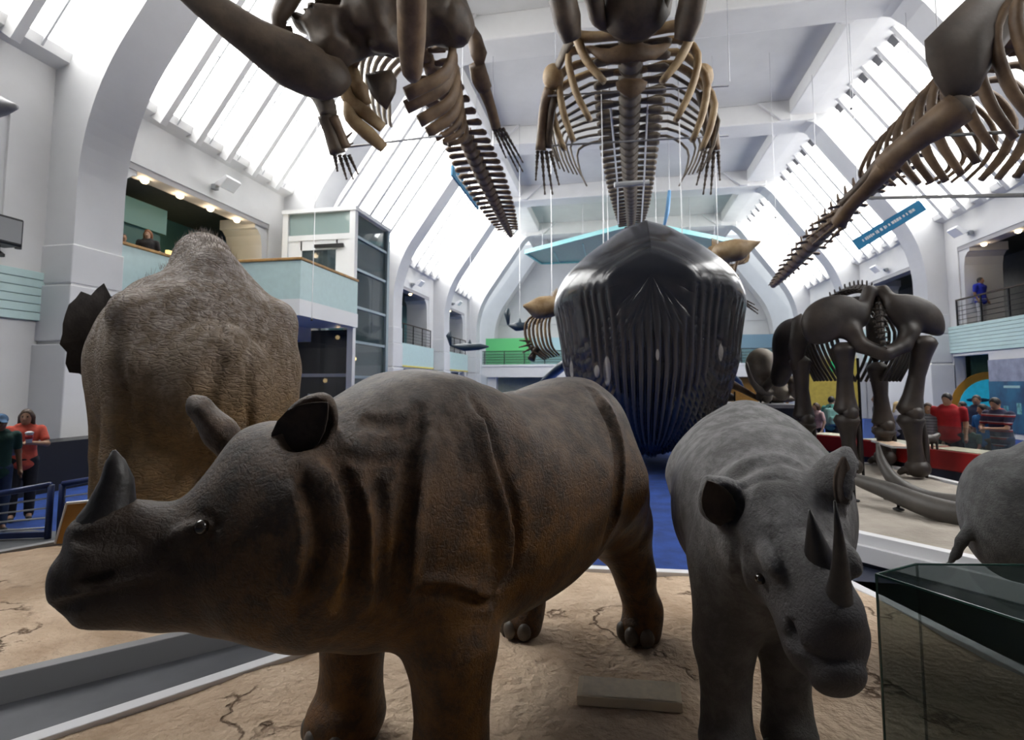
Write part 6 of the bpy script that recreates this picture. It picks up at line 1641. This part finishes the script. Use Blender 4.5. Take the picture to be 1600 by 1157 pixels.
    if cap is None: hr.build('hair', hair, *box, hcell * .8, root)
    else:
        cp = SDF(); cp.ell(H(-.01, 0, .045), (.105, .09, .085), A, k=.02, local=True); cp.cap(H(.09, 0, .045), H(.17, 0, .025), .05, .045, k=.03, flat=(A[2], .22), local=True)
        cp.build('cap', cap, *box, hcell * .7, root)
        hr.build('hair', hair, *box, hcell * .8, root)
    # eyes
    if hcell < .017:
        for s in (1, -1): MB().ball(H(.082, s * .031, .008), .011, 8, 6).build('eye', eyem, root, smooth=True)
    return root
def depth_at_x(u, v, x): return x / ray(u, v)[0]
def stand(u, v, d, label, *a, face=None, z0=0.0, **kw):
    """a figure whose crown shows at photo pixel (u, v), at a depth"""
    p = at(u, v, d); f = math.radians(face)
    return person(p[0], p[1], z0, p[2] - z0, f, label, *a, **kw)
navyc = cloth('navy_cloth', (.02, .025, .06)); dkc = cloth('dark_cloth', (.02, .02, .024)); jean = cloth('denim', (.035, .06, .13))
# left side
w = stand(42, 640, 7.3, 'long-haired woman in a coral top holding a cup and a pale blue box', cloth('coral', (.72, .12, .08)), dkc, skin1, hair_b, 'long', face=-35, arms=[((.12, .26, 1.16), (.30, .06, 1.20)), ((.12, -.27, 1.16), (.33, -.16, 1.16))], sleeve='short', female=True, hcell=.0165, look=(-.25, .05), fingers=True)
stand(0, 648, 6.7, 'boy in a blue baseball cap and dark green top at the picture edge', cloth('bottle_green', (.015, .06, .05)), jean, skin3, hair_k, face=-20, cap=cloth('cap_blue', (.06, .13, .24)), hcell=.0165, look=(0, .1))
w.children[0]
bpy.context.view_layer.update()
k_ = w.scale[0]
def in_hand(v): return w.matrix_world @ Vector(v)
cup = tag(empty('paper_cup', in_hand((.41, .03, 1.21))), 'white paper cup with red straw top held by the woman in coral', 'cup')
MB().lathe([(.030, 0), (.040, .12), (.043, .122)], 14).build('cup_body', mat('cup_white', (.80, .78, .78), .5), cup, smooth=True); MB().lathe([(.045, .12), (.045, .135), (.02, .15)], 14).build('lid', mat('cup_lid', (.75, .75, .78), .4), cup, smooth=True)
MB().lathe([(.0395, .05), (.0425, .10)], 14).build('band', mat('cup_red', (.5, .03, .03), .5), cup, smooth=True)
p = in_hand((.42, -.15, 1.10)); bx_ = tag(MB().box(tuple(p), (.20, .13, .09), -.4).build('snack_box', mat('pale_blue_card', (.36, .40, .62), .6, var=.2, scale=20), bevel=.006), 'small pale blue box held in the hand of the woman in coral', 'box')
# right side, behind the red cases
rp = 215
stand(1562, 622, 9.6, 'man in a navy shirt with red and white stripes leaning over the red case', cloth('striped', (.03, .03, .07), stripes=(7.0, [(0, (.03, .03, .07)), (.40, (.32, .03, .03)), (.62, (.55, .5, .5)), (.72, (.03, .03, .07))])), jean, skin1, hair_k, face=200, build=1.12, lean=.12, look=(.1, .35), arms=[((.16, .24, 1.12), (.36, .08, 1.12)), ((.16, -.24, 1.12), (.36, -.05, 1.08))])
stand(1480, 615, 10.0, 'man in a bright red polo shirt looking down by the poster', cloth('red_polo', (.42, .012, .018)), dkc, skin1, hair_k, face=235, build=1.1, look=(-.3, .25), lean=.05)
stand(1450, 630, 10.2, 'long-haired woman in a grey striped cardigan beside the red polo', cloth('grey_stripe', (.25, .25, .28), stripes=(16.0, [(0, (.26, .26, .29)), (.6, (.12, .12, .15))])), dkc, skin1, hair_b, 'long', face=230, female=True, sleeve='long', look=(.2, .1))
stand(1536, 632, 10.1, 'woman in a bright blue vest top smiling beside the striped shirt', cloth('bright_blue', (.01, .13, .36)), dkc, skin1, hair_k, 'tail', face=200, female=True, look=(-.3, .15), sleeve='short')
stand(1526, 618, 11.4, 'dark-haired visitor in navy standing behind the blue vest top', navyc, dkc, skin3, hair_k, face=225)
stand(1505, 628, 11.8, 'visitor in a dark jacket half hidden behind the red polo', dkc, dkc, skin3, hair_k, face=180, sleeve='long')
stand(1517, 664, 9.9, 'child in a pale green T-shirt leaning on the red case', cloth('pale_green', (.13, .24, .20)), jean, skin1, hair_b, face=225, lean=.2, arms=[((.16, .22, 1.10), (.36, .22, 1.0)), ((.16, -.22, 1.10), (.36, -.2, 1.0))], group='children at the touch cases')
stand(1371, 617, 13.0, 'young man in grey with a bright blue and orange backpack', cloth('mid_grey', (.20, .22, .25)), jean, skin1, hair_k, face=150, bag=1)
stand(1400, 628, 12.2, 'fair-haired woman in a white T-shirt seen from behind', cloth('white_tee', (.62, .62, .66)), dkc, skin2, hair_y, 'tail', face=30, female=True)
stand(1298, 620, 13.2, 'person in a turquoise shirt with a pale backpack, seen from behind', cloth('turquoise', (.12, .42, .36)), dkc, skin2, hair_k, face=40)
stand(1276, 630, 12.9, 'child in a white and pink top beside the turquoise shirt', cloth('pink_white', (.60, .42, .42)), dkc, skin2, hair_b, 'long', face=200, female=True, group='children at the touch cases')
def pack(u, v, d, colr, label, s=1.0):
    p = at(u, v, d); r = tag(empty('backpack', p, .3), label, 'bag')
    MB().box((0, 0, 0), (.32 * s, .18 * s, .42 * s)).build('main_pocket', cloth('pack_%s' % label[:6], colr), r, bevel=.06); MB().box((0, -.12 * s, -.08 * s), (.24 * s, .08 * s, .2 * s)).build('front_pocket', MATS['pack_%s' % label[:6]], r, bevel=.03)
    MB().tube([(0, 0, .2 * s), (.03, .05, .26 * s), (0, .1, .2 * s)], .012, n=6).build('strap', dkc, r)
pack(1377, 641, 12.75, (.02, .10, .50), 'bright blue backpack on the young man in grey')
pack(1382, 660, 12.7, (.40, .17, .04), 'orange-brown bag hanging under the blue backpack', .9)
pack(1299, 652, 12.95, (.20, .42, .38), 'pale turquoise backpack on the turquoise shirt')
# galleries
stand(1530, 434, depth_at_x(1530, 434, 13.15), 'man in a blue shirt with dark rucksack straps at the gallery railing', cloth('royal_blue', (.015, .03, .40)), cloth('pale_trousers', (.42, .42, .45)), skin3, hair_k, face=300, z0=ZG, build=1.15, group='visitors in the galleries')
stand(232, 360, depth_at_x(232, 360, -11.45), 'auburn-haired visitor looking over the oak handrail behind the elephant', dkc, dkc, skin2, hair_r, 'long', face=-60, z0=3.95, female=True, group='visitors in the galleries', look=(0, .2))
stand(193, 366, depth_at_x(193, 366, -11.4), 'dark-haired visitor just showing over the oak handrail next to the pier', cloth('maroon', (.10, .02, .03)), dkc, skin1, hair_k, face=-30, z0=3.95, group='visitors in the galleries')
for u, cc, lab in ((1134, (.45, .02, .03), 'tiny far seated visitor in red behind the end railing'), (1146, (.02, .02, .025), 'tiny far seated visitor in black behind the end railing'), (1156, (.08, .14, .36), 'tiny far seated visitor in blue behind the end railing')):
    p = at(u, 549, 43.0); person(p[0], p[1], ZB - .45, 1.75, math.radians(-100), lab, cloth('far_' + lab[27:30], cc), navyc, skin1, hair_k, seated=True, hcell=.035, group='visitors in the galleries')
